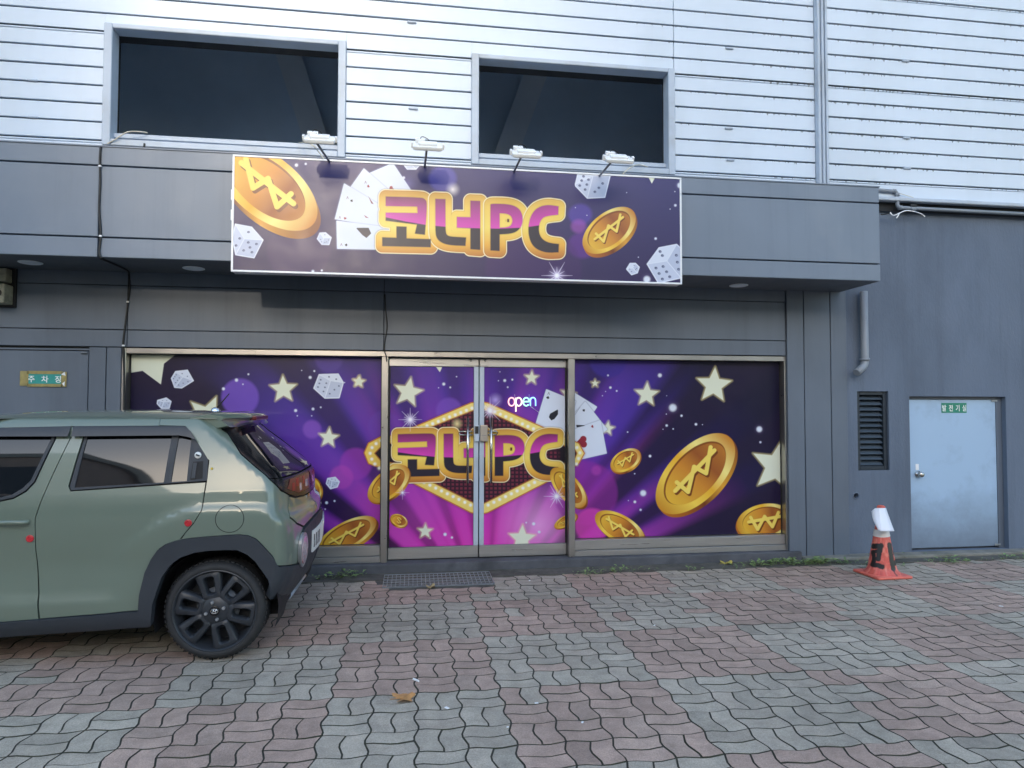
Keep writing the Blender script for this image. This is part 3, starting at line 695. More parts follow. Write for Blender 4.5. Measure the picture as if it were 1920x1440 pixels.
B = MB(); B.box(4.34, 13, YS-.05, YS+.03, 3.795, 3.838, b=.008); B.build('drip_flashing', M_frame, BLD)
def opening(w):
    x0, x1, z0, z1 = w
    f = MB(); t = .072
    f.box(x0, x0+t, YS-.035, YS+.12, z0, z1, b=.006); f.box(x1-t, x1, YS-.035, YS+.12, z0, z1, b=.006)
    f.box(x0+t, x1-t, YS-.033, YS+.12, z1-.045, z1, b=.006); f.box(x0+t, x1-t, YS-.033, YS+.12, z0, z0+.06, b=.006)
    o = f.build('window_frame', M_frame, BLD)
    r = MB(); r.box(x0+t-.01, x1-t+.01, YS+.04, YS+.09, z0+.095, z0+.14, b=.005); r.build('window_rail', M_frame, o)
opening(W1); opening(W2)

# --- canopy
CX1, CZ0, CZ1 = 4.488, 2.808, 3.728
can = MB(); can.box(-9, CX1-.004, YC+.03, YW-.01, CZ0+.012, CZ1-.02)
CAN = can.build('canopy', M_joint, BLD)
for xa, xb in ((-9, -2.592), (-2.580, 4.488)):
    for za, zb in ((2.808, 2.967), (2.979, 3.566), (3.578, 3.728)):
        B = MB(); B.box(xa, xb, YC, YC+.03, za, zb, b=.004); B.build('fascia_panel', M_fascia, CAN)
B = MB(); B.box(CX1-.003, CX1+.002, YC+.032, YW-.02, CZ0, CZ1); B.build('end_panel', M_fascia, CAN)
B = MB(); B.box(-9, CX1-.006, YC+.031, YW-.002, CZ0+.001, CZ0+.011); B.build('soffit', mat('soffit_paint', srgb(96, 102, 110), .6, .05, 2), CAN)
B = MB(); B.box(-9, CX1+.006, YC-.006, YW+.0, CZ1+.001, CZ1+.012); B.build('top_flashing', M_fascia, CAN)
for x, y in ((57, 492), (363, 503), (1385, 535)):
    p = gnd(x, y, CZ0); B = MB(); B.lathe([(.082, CZ0-.008), (.092, CZ0-.004), (.092, CZ0+.001)], (p.x, p.y, 0)); B.lathe([(.001, CZ0-.004), (.07, CZ0-.006), (.078, CZ0-.009)], (p.x, p.y, 0)); B.build('downlight', M_beam, CAN)

# --- lintel and pillars
B = MB(); B.box(-9, 4.54, YW+.028, YW+.30, 2.118, 3.7); B.box(-9, -2.65, YW+.028, YW+.3, .0, 2.117); B.box(3.935, 4.54, YW+.028, YW+.3, 0, 2.117); B.build('core_wall', M_joint, BLD)
for xa, xb in ((-9, -2.607), (-2.601, -.294), (-.288, 3.868)):
    for za, zb in ((2.122, 2.274), (2.281, 2.683), (2.689, 2.815)):
        B = MB(); B.box(xa, xb, YW, YW+.028, za, zb, b=.0025); B.build('lintel_panel', M_paint, BLD)
for xa, xb in ((3.872, 4.057), (4.066, 4.360), (4.369, 4.548)):
    B = MB(); B.box(xa, xb, YW-.022, YW+.028, .03, 2.815, b=.003); B.build('pillar_panel', M_paint, BLD)
for xa, xb in ((-2.922, -2.781), (-2.773, -2.650)):
    B = MB(); B.box(xa, xb, YW, YW+.028, .0, 2.114, b=.0025); B.build('wall_panel', M_paint, BLD)
B = MB(); B.box(-9, -4.0, YW, YW+.028, .0, 2.114, b=.0025); B.build('wall_panel', M_paint, BLD)
B = MB(); B.box(-3.992, -2.930, YW+.004, YW+.028, .02, 2.078, b=.004); SD = B.build('steel_door', M_paint, BLD)
B = MB(); B.box(-3.992, -2.90, YW-.006, YW+.003, 2.086, 2.1); B.build('door_head', M_paint, SD)
B = MB(); B.box(-2.985, -2.935, YW-.02, YW+.003, 2.055, 2.072, b=.004); B.build('hinge', M_grey_metal, SD)

# --- plaster wall on the right
L0 = (4.685, 5.052, .908, 1.752); D0 = (5.298, 6.475, .034, 1.700)
pl = wall_holes('plaster_wall', 4.548, 13, 0, 3.80, [L0, D0, (4.627, 4.681, .613, .667)], YW+.012, .16, M_plaster, BLD)
B = MB(); B.box(4.62, 4.69, YW+.13, YW+.3, .6, .68); B.build('pipe_hole', M_joint, BLD)
B = MB(); B.lathe([(.041, .010), (.034, 0), (.030, .002), (.028, .012), (.028, .1)], (4.654, YW+.004, .64), 'Y', 20, cap=False); B.build('hole_rim', M_plaster, BLD)
# louvre
M_louv = mat('dark_louvre', srgb(34, 44, 54), .5, .1, 5)
M_slat = mat('louvre_slat', srgb(70, 82, 94), .45, .1, 5)
x0, x1, z0, z1 = L0
B = MB(); y0 = YW+.035
B.box(x0, x0+.045, y0, y0+.09, z0, z1, b=.004); B.box(x1-.045, x1, y0, y0+.09, z0, z1, b=.004); B.box(x0+.045, x1-.045, y0+.001, y0+.09, z1-.04, z1, b=.004); B.box(x0+.045, x1-.045, y0+.001, y0+.09, z0, z0+.045, b=.004); B.box(x0+.03, x1-.03, y0+.085, y0+.09, z0+.03, z1-.03)
LV = B.build('louvre_vent', M_louv, BLD)
ns = 13
for k in range(ns):
    z = z0+.075+k*(z1-z0-.14)/(ns-1); B = MB(); B.box(x0+.046, x1-.046, y0+.008, y0+.085, z-.004, z+.004, rot=Matrix.Rotation(R(38), 4, 'X')); B.build('slat', M_slat, LV)
# low metal door
x0, x1, z0, z1 = D0; yd = YW+.075
B = MB(); B.box(x0+.012, x1-.07, yd, yd+.045, z0+.02, z1-.035, b=.004); MD = B.build('metal_door', M_bluedoor, BLD)
B = MB(); B.box(x0, x1, yd+.05, yd+.09, z0, z1); B.box(x1-.068, x1, yd-.005, yd+.05, z0, z1, b=.003); B.box(x0, x1-.07, yd-.005, yd+.049, z1-.033, z1, b=.003); B.build('door_frame', M_paint, BLD)
k = at(1720, 889, yd); B = MB(); B.lathe([(.036, 0), (.036, -.008), (.014, -.012), (.013, -.032), (.026, -.04), (.031, -.055), (.026, -.068), (.001, -.072)], (k.x+.005, yd, k.z), 'Y'); B.build('door_knob', mat('satin_chrome', srgb(190, 186, 180), .22, .05, 5, metal=1), MD)
B = MB(); B.box(k.x-.02, k.x+.018, yd-.0015, yd, k.z+.045, k.z+.11); B.build('scuffed_patch', M_white, MD)
for z in (.07, 1.655): B = MB(); B.box(x1-.125, x1-.05, yd-.012, yd-.006, z-.012, z+.012, b=.003); B.build('hinge', M_galv, MD)

# --- step and strips
B = MB(); B.box(-2.72, 3.985, 6.585, 6.95, -.02, .088, b=.012, seg=2); B.build('door_step', M_conc, BLD)

# --- glazed shop front
FIL_U, FIL_V = None, None
def make_image(name, x0, x1, z0, z1, Y, wpx, fn):
    hpx = int(wpx*(z1-z0)/(x1-x0))
    xs = x0+(np.arange(wpx)+.5)/wpx*(x1-x0); zs = z1-(np.arange(hpx)+.5)/hpx*(z1-z0)
    X, Z = np.meshgrid(xs, zs)
    P = np.stack([X, np.full_like(X, Y), Z-CAM_H], -1)
    d = P@np.array(FW); U = 960+CAM_F*(P@np.array(RT))/d; V = 720-CAM_F*(P@np.array(UP))/d
    im = fn(U.astype(np.float32), V.astype(np.float32))
    im = np.clip(im, 0, 1); g = np.where(im <= .0031308, im*12.92, 1.055*np.power(np.maximum(im, 1e-6), 1/2.4)-.055)
    img = bpy.data.images.new(name, wpx, hpx, alpha=False); a = np.ones((hpx, wpx, 4), np.float32); a[..., :3] = g[::-1]
    img.pixels.foreach_set(a.ravel()); img.pack()
    return img
def print_mat(name, img, rough=.35, spec=.5, coat=0.0, coat_r=.1, dim=.9):
    M = mat(name, (.5, .5, .5), rough, coat=coat, coat_r=coat_r, spec=spec)
    n, l, b = nodes_of(M)
    uv = n.new('ShaderNodeUVMap'); uv.uv_map = 'UVMap'; t = n.new('ShaderNodeTexImage'); t.image = img; t.extension = 'EXTEND'; t.interpolation = 'Cubic'; l.new(uv.outputs[0], t.inputs[0])
    m_ = n.new('ShaderNodeMix'); m_.data_type = 'RGBA'; m_.blend_type = 'MULTIPLY'; m_.inputs[0].default_value = 1; l.new(t.outputs[0], m_.inputs[6]); m_.inputs[7].default_value = (dim, dim, dim, 1)
    l.new(m_.outputs[2], b.inputs['Base Color']); return M
def print_panel(name, x0, x1, z0, z1, y, M, parent, rect, thick=.004):
    "thin board; front carries the print, uv measured in the print's own rectangle"
    B = MB(); B.box(x0, x1, y, y+thick, z0, z1); o = B.build(name, M, parent)
    me = o.data; uvl = me.uv_layers.new(name='UVMap'); ofs = Vector(parent.get('ofs', (0, 0, 0)))
    for lp in me.loops:
        v = me.vertices[lp.vertex_index].co+ofs
        uvl.data[lp.index].uv = ((v.x-rect[0])/(rect[1]-rect[0]), (v.z-rect[2])/(rect[3]-rect[2]))
    return o
WR = (-2.66, 3.93, .06, 2.12)
film_img = make_image('window_print', *WR, YG, 2300, art_window)
M_film = print_mat('printed_window_film', film_img, .36, .32, .12, .05, .9)
SF = MB()
SF.box(-2.648, -2.612, YW+.005, YG+.06, .088, 2.116, b=.004); SF.box(3.856, 3.93, YW+.012, YG+.06, .088, 2.116, b=.004)
SF.box(-2.612, 3.856, YW+.008, YG+.06, 2.062, 2.114, b=.004)
SF.box(-.308, -.246, YW+.004, YG+.06, .088, 2.062, b=.004); SF.box(1.532, 1.598, YW+.004, YG+.06, .088, 2.062, b=.004)
FR = SF.build('shop_front_frame', M_steel, BLD)
for xa, xb in ((-2.612, -.308), (1.598, 3.856)):
    B = MB(); B.box(xa+.002, xb-.002, YW+.03, YG+.05, .150, .248, b=.004); B.build('bottom_rail', M_steelh, FR)
    B = MB(); B.box(xa+.002, xb-.002, YW+.018, YG+.05, .089, .147, b=.003); B.build('base_rail', M_steelh, FR)
    B = MB(); B.box(xa, xb, YG+.012, YG+.03, .2, 2.07); WN = B.build('shop_window', M_gasket, BLD)
    print_panel('window_film', xa+.012, xb-.010, .254, 2.056, YG, M_film, WN, WR)
for xa, xb, sx in ((-.240, .636, 1), (.646, 1.528, -1)):
    B = MB(); B.box(xa+.004, xb-.004, YG+.006, YG+.018, .15, 2.0); D = B.build('glass_door', M_gasket, BLD)
    for za, zb in ((1.975, 2.052), (.098, .212)): B = MB(); B.box(xa, xb, YG-.018, YG+.022, za, zb, b=.004); B.build('door_rail', M_steelh, D)
    if sx > 0: B = MB(); B.box(xb-.046, xb, YG-.02, YG+.022, .213, 1.974, b=.003); B.build('door_stile', M_frame, D); B = MB(); B.box(xa, xa+.012, YG-.012, YG+.022, .213, 1.974); B.build('edge_seal', M_gasket, D)
    else: B = MB(); B.box(xa, xa+.046, YG-.02, YG+.022, .213, 1.974, b=.003); B.build('door_stile', M_frame, D); B = MB(); B.box(xb-.012, xb, YG-.012, YG+.022, .213, 1.974); B.build('edge_seal', M_gasket, D)
    fx0, fx1 = (xa+.013, xb-.048) if sx > 0 else (xa+.048, xb-.013)
    print_panel('door_film', fx0, fx1, .215, 1.971, YG-.006, M_film, D, WR)
    hx = at(877 if sx > 0 else 921, 850, YG-.07).x; zt, zb = at(877, 783, YG-.07).z, at(877, 906, YG-.07).z
    B = MB(); B.tube([(hx, YG-.07, zb), (hx, YG-.07, zt)], .0125, 14)
    for z in (zt-.1, zb+.1): B.tube([(hx, YG-.005, z), (hx, YG-.07, z)], .009, 10)
    B.build('pull_handle', mat('polished_steel', srgb(190, 188, 184), .16, .03, 5, metal=1) if 'polished_steel' not in MATS else MATS['polished_steel'], D)
    z = at(880, 812, YG-.04).z
    xe = at(863 if sx > 0 else 931, 812, YG-.04).x; xi = (xb-.06) if sx > 0 else xa+.06
    B = MB(); B.tube([(xi, YG-.035, z+.018), (xe, YG-.035, z+.018), (xe+(-.012 if sx > 0 else .012), YG-.035, z), (xe, YG-.035, z-.018), (xi, YG-.035, z-.018)], .008, 10); B.build('lock_guard', MATS['polished_steel'], D)
    za, zb_ = at(890, 828, YG-.05).z, at(890, 797, YG-.05).z
    if sx > 0:
        xl, xr = at(889.5, 812, YG-.05).x, at(898.5, 812, YG-.05).x
        B = MB(); B.box(xl, xr, YG-.05, YG-.018, za, zb_, b=.006, seg=2); LK = B.build('door_lock', M_frame, D)
        B = MB(); B.box(xl+.006, xr-.006, YG-.053, YG-.0505, zb_-.085, zb_-.012, b=.001); B.build('keypad', M_gasket, D)
    else:
        xl, xr = at(900.5, 812, YG-.05).x, at(914.5, 812, YG-.05).x
        B = MB(); B.box(xl, xr, YG-.058, YG-.018, za, zb_, b=.01, seg=3); LK = B.build('door_lock', mat('beige_lock', srgb(190, 178, 164), .3, .04, 5, metal=.5), D)
        B = MB(); B.box(xl+.012, xr-.012, YG-.0605, YG-.0582, za+.06, za+.063); B.build('lock_line', M_grey_metal, D)
    for q in ((883, 676),) if sx > 0 else ((910, 676), (1058, 676)):
        p = at(*q, YG-.02); B = MB(); B.lathe([(.012, 0), (.011, -.006), (.001, -.008)], (p.x, YG-.018, p.z), 'Y', 12); B.build('pivot_screw', MATS['polished_steel'], D)

# --- ground
M_dirt = mat('dark_joint_soil', srgb(66, 65, 57), .95, .35, 14, bump=.006, bscale=90, stain=srgb(62, 76, 40), stain_k=.5, stain_scale=2.0)
M_strip = mat('dirty_edge_strip', srgb(92, 90, 84), .95, .3, 9, bump=.008, bscale=80, stain=srgb(46, 50, 38), stain_k=.8, stain_scale=3.0)
B = MB(); B.quad((-120, -120, -.006), (120, -120, -.006), (120, 60, -.006), (-120, 60, -.006)); GR = B.build('ground', M_dirt); tag(GR, kind='structure')
B = MB(); B.box(-9, 12, 6.335, 6.60, -.03, .006); B.box(-.36, .83, 6.0, 6.333, -.03, -.002); o = B.build('edge_strip', M_strip); tag(o, kind='structure')
B = MB(); B.box(3.99, 12, 6.50, 6.668, -.02, .034, b=.012); o = B.build('kerb', M_kerb); tag(o, kind='structure')

MX, MY, PX0, PY0 = .229, .2158, -.435, 3.828
AMP = .0155
def wave(t):
    t = (t+.16) % 1; return 4*t if t < .25 else (2-4*t if t < .75 else 4*t-4)
def make_paver_ring(kind, half, nl=6, ns=3):
    """one paver of the module (0..1)^2: kind 'v' upright halves, 'h' lying halves"""
    # wavy lines in module units
    u0, u1, v0, v1 = (0, 1, 0, 1)
    if kind == 'v': u0, u1 = (0, .5) if half == 0 else (.5, 1)
    else: v0, v1 = (0, .5) if half == 0 else (.5, 1)
    def pt(u, v): return (u*MX+AMP*wave(v), v*MY+AMP*.85*wave(u))
    nu = nl if (u1-u0) > .6 else ns; nv = nl if (v1-v0) > .6 else ns
    P = [pt(u0+(u1-u0)*i/nu, v0) for i in range(nu)]+[pt(u1, v0+(v1-v0)*i/nv) for i in range(nv)]
    P += [pt(u1-(u1-u0)*i/nu, v1) for i in range(nu)]+[pt(u0, v1-(v1-v0)*i/nv) for i in range(nv)]
    return P
def inset(P, d):
    out = []; n = len(P)
    for i in range(n):
        a, b_, c = Vector(P[i-1]), Vector(P[i]), Vector(P[(i+1) % n])
        t1 = (b_-a).normalized(); t2 = (c-b_).normalized(); n1 = Vector((-t1.y, t1.x)); n2 = Vector((-t2.y, t2.x)); m_ = (n1+n2)
        m_ = m_/max(.3, m_.dot(n1)); out.append(b_+m_*d)
    return out
def pmat_paver(name):
    M = mat(name, (.2, .2, .2), .88, .0, bump=.0022, bscale=260)
    n, l, b = nodes_of(M)
    def N(t): return n.new(t)
    at_ = N('ShaderNodeAttribute'); at_.attribute_type = 'OBJECT' if name == 'paver_piece' else 'GEOMETRY'; at_.attribute_name = 'tone'
    geo = N('ShaderNodeNewGeometry')
    def noise(s, d=3, r=.6):
        t = N('ShaderNodeTexNoise'); t.inputs['Scale'].default_value = s; t.inputs['Detail'].default_value = d; t.inputs['Roughness'].default_value = r; l.new(geo.outputs['Position'], t.inputs['Vector']); return t.outputs['Fac']
    sp = N('ShaderNodeSeparateXYZ'); l.new(at_.outputs['Vector'], sp.inputs[0])     # x: red, y: brightness, z: random
    mx = N('ShaderNodeMix'); mx.data_type = 'RGBA'; l.new(sp.outputs[0], mx.inputs[0]); mx.inputs[6].default_value = (*srgb(174, 164, 149), 1); mx.inputs[7].default_value = (*srgb(176, 151, 137), 1)
    def mul(a, f):
        t = N('ShaderNodeMix'); t.data_type = 'RGBA'; t.blend_type = 'MULTIPLY'; t.inputs[0].default_value = 1; l.new(a, t.inputs[6]); l.new(f, t.inputs[7]); return t.outputs[2]
    def rng(s, a, c, lo, hi):
        t = N('ShaderNodeMapRange'); l.new(s, t.inputs[0]); t.inputs[1].default_value = a; t.inputs[2].default_value = c; t.inputs[3].default_value = lo; t.inputs[4].default_value = hi; return t.outputs[0]
    c = mul(mx.outputs[2], sp.outputs[1])
    c = mul(c, rng(noise(1.1, 5), .3, .7, .82, 1.14)); c = mul(c, rng(noise(2.7, 7, .72), .56, .72, 1.0, .74))
    c = mul(c, rng(noise(320, 2), .3, .7, .72, 1.28)); c = mul(c, rng(noise(95, 3, .7), .3, .7, .84, 1.16))    # sandy grain
    c = mul(c, rng(noise(9, 6, .7), .35, .62, .8, 1.08))
    wht = N('ShaderNodeTexVoronoi'); wht.inputs['Scale'].default_value = 130; l.new(geo.outputs['Position'], wht.inputs['Vector'])
    t = N('ShaderNodeMix'); t.data_type = 'RGBA'; l.new(rng(wht.outputs['Distance'], .13, .10, 0, .5), t.inputs[0]); l.new(c, t.inputs[6]); t.inputs[7].default_value = (.42, .42, .41, 1)
    l.new(t.outputs[2], b.inputs['Base Color'])
    return M
M_pv, M_pvs = pmat_paver('paver_piece'), pmat_paver('paver_field')
PV = bpy.data.objects.new('paving', None); COL.objects.link(PV); tag(PV, kind='structure')
def paver_mesh(kind, half):
    me = bpy.data.meshes.new('paver'); P = make_paver_ring(kind, half, 6, 3)
    cx_ = sum(p[0] for p in P)/len(P); cy_ = sum(p[1] for p in P)/len(P)
    a = inset(P, .0036); c = inset(P, .0046); n_ = len(P)
    vs_ = [(p[0]-cx_, p[1]-cy_, -.0075) for p in a]+[(p[0]-cx_, p[1]-cy_, 0) for p in c]
    fs = [[i, (i+1) % n_, (i+1) % n_+n_, i+n_] for i in range(n_)]+[[i+n_ for i in range(n_)]]
    me.from_pydata(vs_, [], fs); return me, (cx_, cy_), vs_, fs
KIND = {(k, h): paver_mesh(k, h) for k in 'vh' for h in (0, 1)}
for v in KIND.values():
    v[0].materials.append(M_pv); v[0].materials.append(M_dirt)
    for p in v[0].polygons: p.material_index = 1 if len(p.vertices) == 4 else 0
rnd = random.Random(11); cells = []
for i in range(-34, 55):
    for j in range(-34, 12):
        red = ((i//4)+(j//4)) % 2 == 0
        if j >= 12: continue
        kd = 'v' if (i+j) % 2 == 1 else 'h'
        for hf in (0, 1):
            _, (cx_, cy_), vs_, fs = KIND[(kd, hf)]
            x, y = PX0+i*MX+cx_, PY0+j*MY+cy_
            if y > 6.335 or (y > 6.0 and -.28 < x < .76): continue
            br = rnd.gauss(1, .055); r_ = 1.0 if red else 0.0
            if rnd.random() < .02: r_ = 1-r_
            if rnd.random() < .05: br *= .86
            tone = (min(1, max(0, r_+rnd.gauss(0, .08))), br, rnd.random())
            cells.append((x, y, kd, hf, tone, rnd.gauss(0, .0009), rnd.gauss(0, .005), rnd.gauss(0, .005)))
# the 300 that show largest become pieces of their own
def seen(c):
    p = Vector((c[0], c[1], -CAM_H)); z = p.dot(FW)
    if z < .4: return 0
    u, v = 960+CAM_F*p.dot(RT)/z, 720-CAM_F*p.dot(UP)/z
    if not (10 < u < 1910 and v < 1432): return 0
    if c[0] < -.75 and 4.5 < c[1] < 6.2: return 0
    return 1/z**3
order = sorted(range(len(cells)), key=lambda k: -seen(cells[k]))
single = set(order[:300]); V_, F_, T_ = [], [], []
for k, (x, y, kd, hf, tone, dz, rx, ry) in enumerate(cells):
    me, _, vs_, fs = KIND[(kd, hf)]
    if k in single:
        o = bpy.data.objects.new('paver', me); COL.objects.link(o); o.parent = PV; o.location = (x, y, dz); o.rotation_euler = (rx, ry, 0); o['tone'] = tone
    else:
        b0 = len(V_); V_ += [(x+p[0], y+p[1], p[2]+dz+ry*p[0]*-1+rx*p[1]) for p in vs_]; F_ += [[q+b0 for q in f] for f in fs]; T_ += [tone]*len(fs)
me = bpy.data.meshes.new('paver_field'); me.from_pydata(V_, [], F_); me.materials.append(M_pvs); me.materials.append(M_dirt); me.polygons.foreach_set('material_index', np.array([1 if len(f) == 4 else 0 for f in F_], np.int32))
at_ = me.attributes.new('tone', 'FLOAT_VECTOR', 'FACE'); at_.data.foreach_set('vector', np.array(T_, np.float32).ravel())
o = bpy.data.objects.new('paver_field', me); COL.objects.link(o); o.parent = PV; tag(o, kind='stuff')

# --- across the street (seen only as reflections; the far blocks are added to narrow the low sun)
M_far = mat('far_block_paint', srgb(176, 160, 148), .8, .08, .3)
M_pink = mat('pinkish_brick_wall', srgb(216, 186, 172), .8, .15, 1.2)
M_tile = mat('pale_wall_tile', srgb(196, 190, 180), .6, .06, 1.2)
M_glassd = mat('far_window_glass', (.03, .035, .04), .1, .1, 1)
M_asph = mat('asphalt', srgb(78, 78, 80), .9, .2, 6)
B = MB(); B.box(-120, 120, -60, -4.5, -.015, .004); o = B.build('road', M_asph); tag(o, kind='structure')
def block(name, label, x0, x1, y0, y1, h, M, rows, cols, cat='building'):
    E = empty(name, ((x0+x1)/2, y1, 0), label, cat)
    B = MB(); B.box(x0, x1, y0, y1, -.01, h); B.build('wall', M, E)
    B = MB(); B.box(x0-.2, x1+.2, y0-.2, y1+.2, h+.002, h+.5); B.build('parapet', M_tile, E)
    fw = (x1-x0)/cols
    for r_ in range(rows):
        for c_ in range(cols):
            a = x0+fw*(c_+.22); z = 1.2+(h-1.2)/rows*r_
            B = MB(); B.box(a, a+fw*.56, y1+.001, y1+.08, z, z+(h/rows)*.5, b=.02); B.build('window', M_glassd, E)
    return E
GAPC = -1.05-math.tan(R(SUN_AZ))*(6.2+62)            # middle of the gap the light falls through
block('sun_blocker', 'unseen pale block added left of the gap to hold back the low sun', GAPC-60, GAPC-.95, -72, -62, 24.5, M_far, 6, 18)
block('sun_blocker', 'unseen pale block added right of the gap to hold back the low sun', GAPC+.95, GAPC+70, -72, -62, 24.5, M_far, 6, 20)
block('gap_foot_blocker', 'unseen lower block added in the gap to keep the low sun off the car', GAPC-.94, GAPC+.94, -71, -63, 18.2, M_far, 4, 1)  # added to cut the sun below the shop sign and off the car
block('brick_house', 'pinkish brick house across the street on the left', -31, -10.6, -23, -12, 10.6, M_pink, 3, 8)
# ================================================================== green car
# Body surface: (s, z) -> x, half width.  s is x along the side, then runs round the corner to the middle of the tail (or nose).
CYC = 5.25
def hermite(xs, ys):
    xs = np.array(xs, float); ys = np.array(ys, float); d = np.gradient(ys, xs)
    sl = np.diff(ys)/np.diff(xs)
    for i in range(1, len(xs)-1):
        if sl[i-1]*sl[i] <= 0: d[i] = 0
        else: d[i] = 2*sl[i-1]*sl[i]/(sl[i-1]+sl[i])
    def f(x):
        x = np.clip(np.asarray(x, float), xs[0], xs[-1]); i = np.clip(np.searchsorted(xs, x)-1, 0, len(xs)-2)
        h = xs[i+1]-xs[i]; t = (x-xs[i])/h
        return (2*t**3-3*t**2+1)*ys[i]+(t**3-2*t**2+t)*h*d[i]+(-2*t**3+3*t**2)*ys[i+1]+(t**3-t**2)*h*d[i+1]
    return f
W_Z = hermite([.10, .20, .28, .45, .60, .75, .88, .97, 1.03, 1.07, 1.12, 1.25, 1.38, 1.45, 1.49, 1.52, 1.54], [.69, .73, .765, .778, .783, .790, .796, .794, .787, .777, .764, .729, .687, .660, .635, .600, .56])
XR_Z = hermite([.10, .20, .30, .40, .50, .60, .80, .86, .90, 1.0, 1.07, 1.13, 1.20, 1.30, 1.40, 1.46, 1.50, 1.54], [-.95, -.89, -.828, -.760, -.722, -.708, -.704, -.716, -.748, -.764, -.772, -.800, -.885, -1.005, -1.128, -1.19, -1.23, -1.27])
XF_Z = hermite([.10, .20, .40, .70, .88, .965, .995, 1.05, 1.2, 1.4, 1.5, 1.54], [-4.10, -4.18, -4.23, -4.23, -4.19, -4.10, -3.52, -3.44, -3.22, -2.92, -2.77, -2.70])
def sig(t): return 1/(1+np.exp(-np.clip(t, -40, 40)))
def halfw(x, z):
    w = W_Z(z)
    tr = np.maximum(0, x+1.30)/.6; w = w-.045*tr**2
    tf = np.maximum(0, -3.5-x)/.7; w = w-.07*tf**2
    for xc in (-1.15, -3.62):                                        # haunches over the wheels
        zc = .950-.9*np.maximum(0, np.abs(x-xc)-.16)**1.6
        fade = np.exp(-(np.maximum(0, np.abs(x-xc)-.30)/.26)**2)
        w = w+.024*sig((zc-z)/.014)*fade
    k = sig((-1.78-x)/.03)*sig((x+3.1)/.03)                          # lower door step
    w = w+k*.020*sig((.425-z)/.012)*sig((z-.2)/.03)
    dz = sig((x+3.0)/.08)*sig((-1.45-x)/.12)
    w = w-.010*dz*np.exp(-((z-.60)/.12)**2)                          # hollow in the doors
    return w
RC, RCF = .16, .34
def body(s, z, off=0.0):
    "x, half width for arrays s, z"
    s = np.asarray(s, float); z = np.asarray(z, float)
    xr, xf = XR_Z(z), XF_Z(z)
    s0, f0 = xr-RC, xf+RCF
    x = s.copy(); y = halfw(np.clip(s, f0, s0), z)
    t = s-s0; q = RC*math.pi/2
    w0 = halfw(s0, z)
    a = np.clip(t/RC, 0, math.pi/2)
    m = t > 0
    x = np.where(m, s0+RC*np.sin(a), x); y = np.where(m, w0-RC*(1-np.cos(a)), y)
    m2 = t > q
    yy = np.maximum(0, w0-RC-(t-q)); x = np.where(m2, xr, x); y = np.where(m2, yy, y)
    x = x-np.where(m, .10*np.clip(y/np.maximum(w0, .1), 0, 1)**2*np.clip(t/.2, 0, 1), 0)
    tf = f0-s; qf = RCF*math.pi/2; wf = halfw(f0, z); af = np.clip(tf/RCF, 0, math.pi/2)
    g = tf > 0
    x = np.where(g, f0-RCF*np.sin(af), x); y = np.where(g, wf-RCF*(1-np.cos(af)), y)
    g2 = tf > qf
    x = np.where(g2, xf, x); y = np.where(g2, np.maximum(0, wf-RCF-(tf-qf)), y)
    x = x+np.where(g, .08*np.clip(y/np.maximum(wf, .1), 0, 1)**2*np.clip(tf/.25, 0, 1), 0)
    return x, y
def s_mid(z):
    z = np.asarray(z, float); xr = XR_Z(z); return xr-RC+RC*math.pi/2+halfw(xr-RC, z)-RC
def s_front(z):
    z = np.asarray(z, float); xf = XF_Z(z); return xf+RCF-RCF*math.pi/2-halfw(xf+RCF, z)+RCF
M_green = mat('sage_green_car_paint', srgb(106, 119, 106), .3, .015, 4, coat=1.0, coat_r=.03, rvar=.05)
M_clad = mat('dark_grey_cladding', srgb(48, 53, 60), .55, .05, 6, bump=.0005, bscale=400)
M_shell = mat('black_underside', (.008, .008, .009), .7)
M_cglass = mat('tinted_car_glass', (.006, .007, .009), .03, .0, 1, spec=.7, rvar=0)
M_cglass.node_tree.nodes['Principled BSDF'].inputs['IOR'].default_value = 1.5
M_gloss = mat('gloss_black_trim', (.01, .01, .012), .22, 0, 1)
M_visor = mat('smoked_visor', (.018, .021, .026), .1, 0, 1)
M_tyre = mat('tyre_rubber', (.022, .023, .025), .72, .2, 9, bump=.0008, bscale=150)
M_rim = mat('black_rim', (.027, .031, .038), .4, .05, 8)
M_chrome = mat('chrome', (.8, .8, .8), .08, 0, 1, metal=1)
M_red = mat('red_plastic', srgb(190, 44, 54), .3, .1, 8)
M_lampred = mat('red_lamp_lens', srgb(92, 18, 24), .3, .3, 40, coat=.4, coat_r=.2)
M_lampclr = mat('clear_lamp_lens', srgb(190, 170, 178), .15, .2, 60, coat=1, stain=srgb(170, 60, 74), stain_k=.9, stain_scale=16)
M_plate = mat('white_plate', srgb(230, 232, 230), .4)
M_silver = mat('silver_skid', srgb(170, 172, 176), .35, .05, 5, metal=.6)
CAR = empty('parked_car', (-2.4, CYC, 0), 'sage green compact car with black wheels parked close to the shop window', 'car')

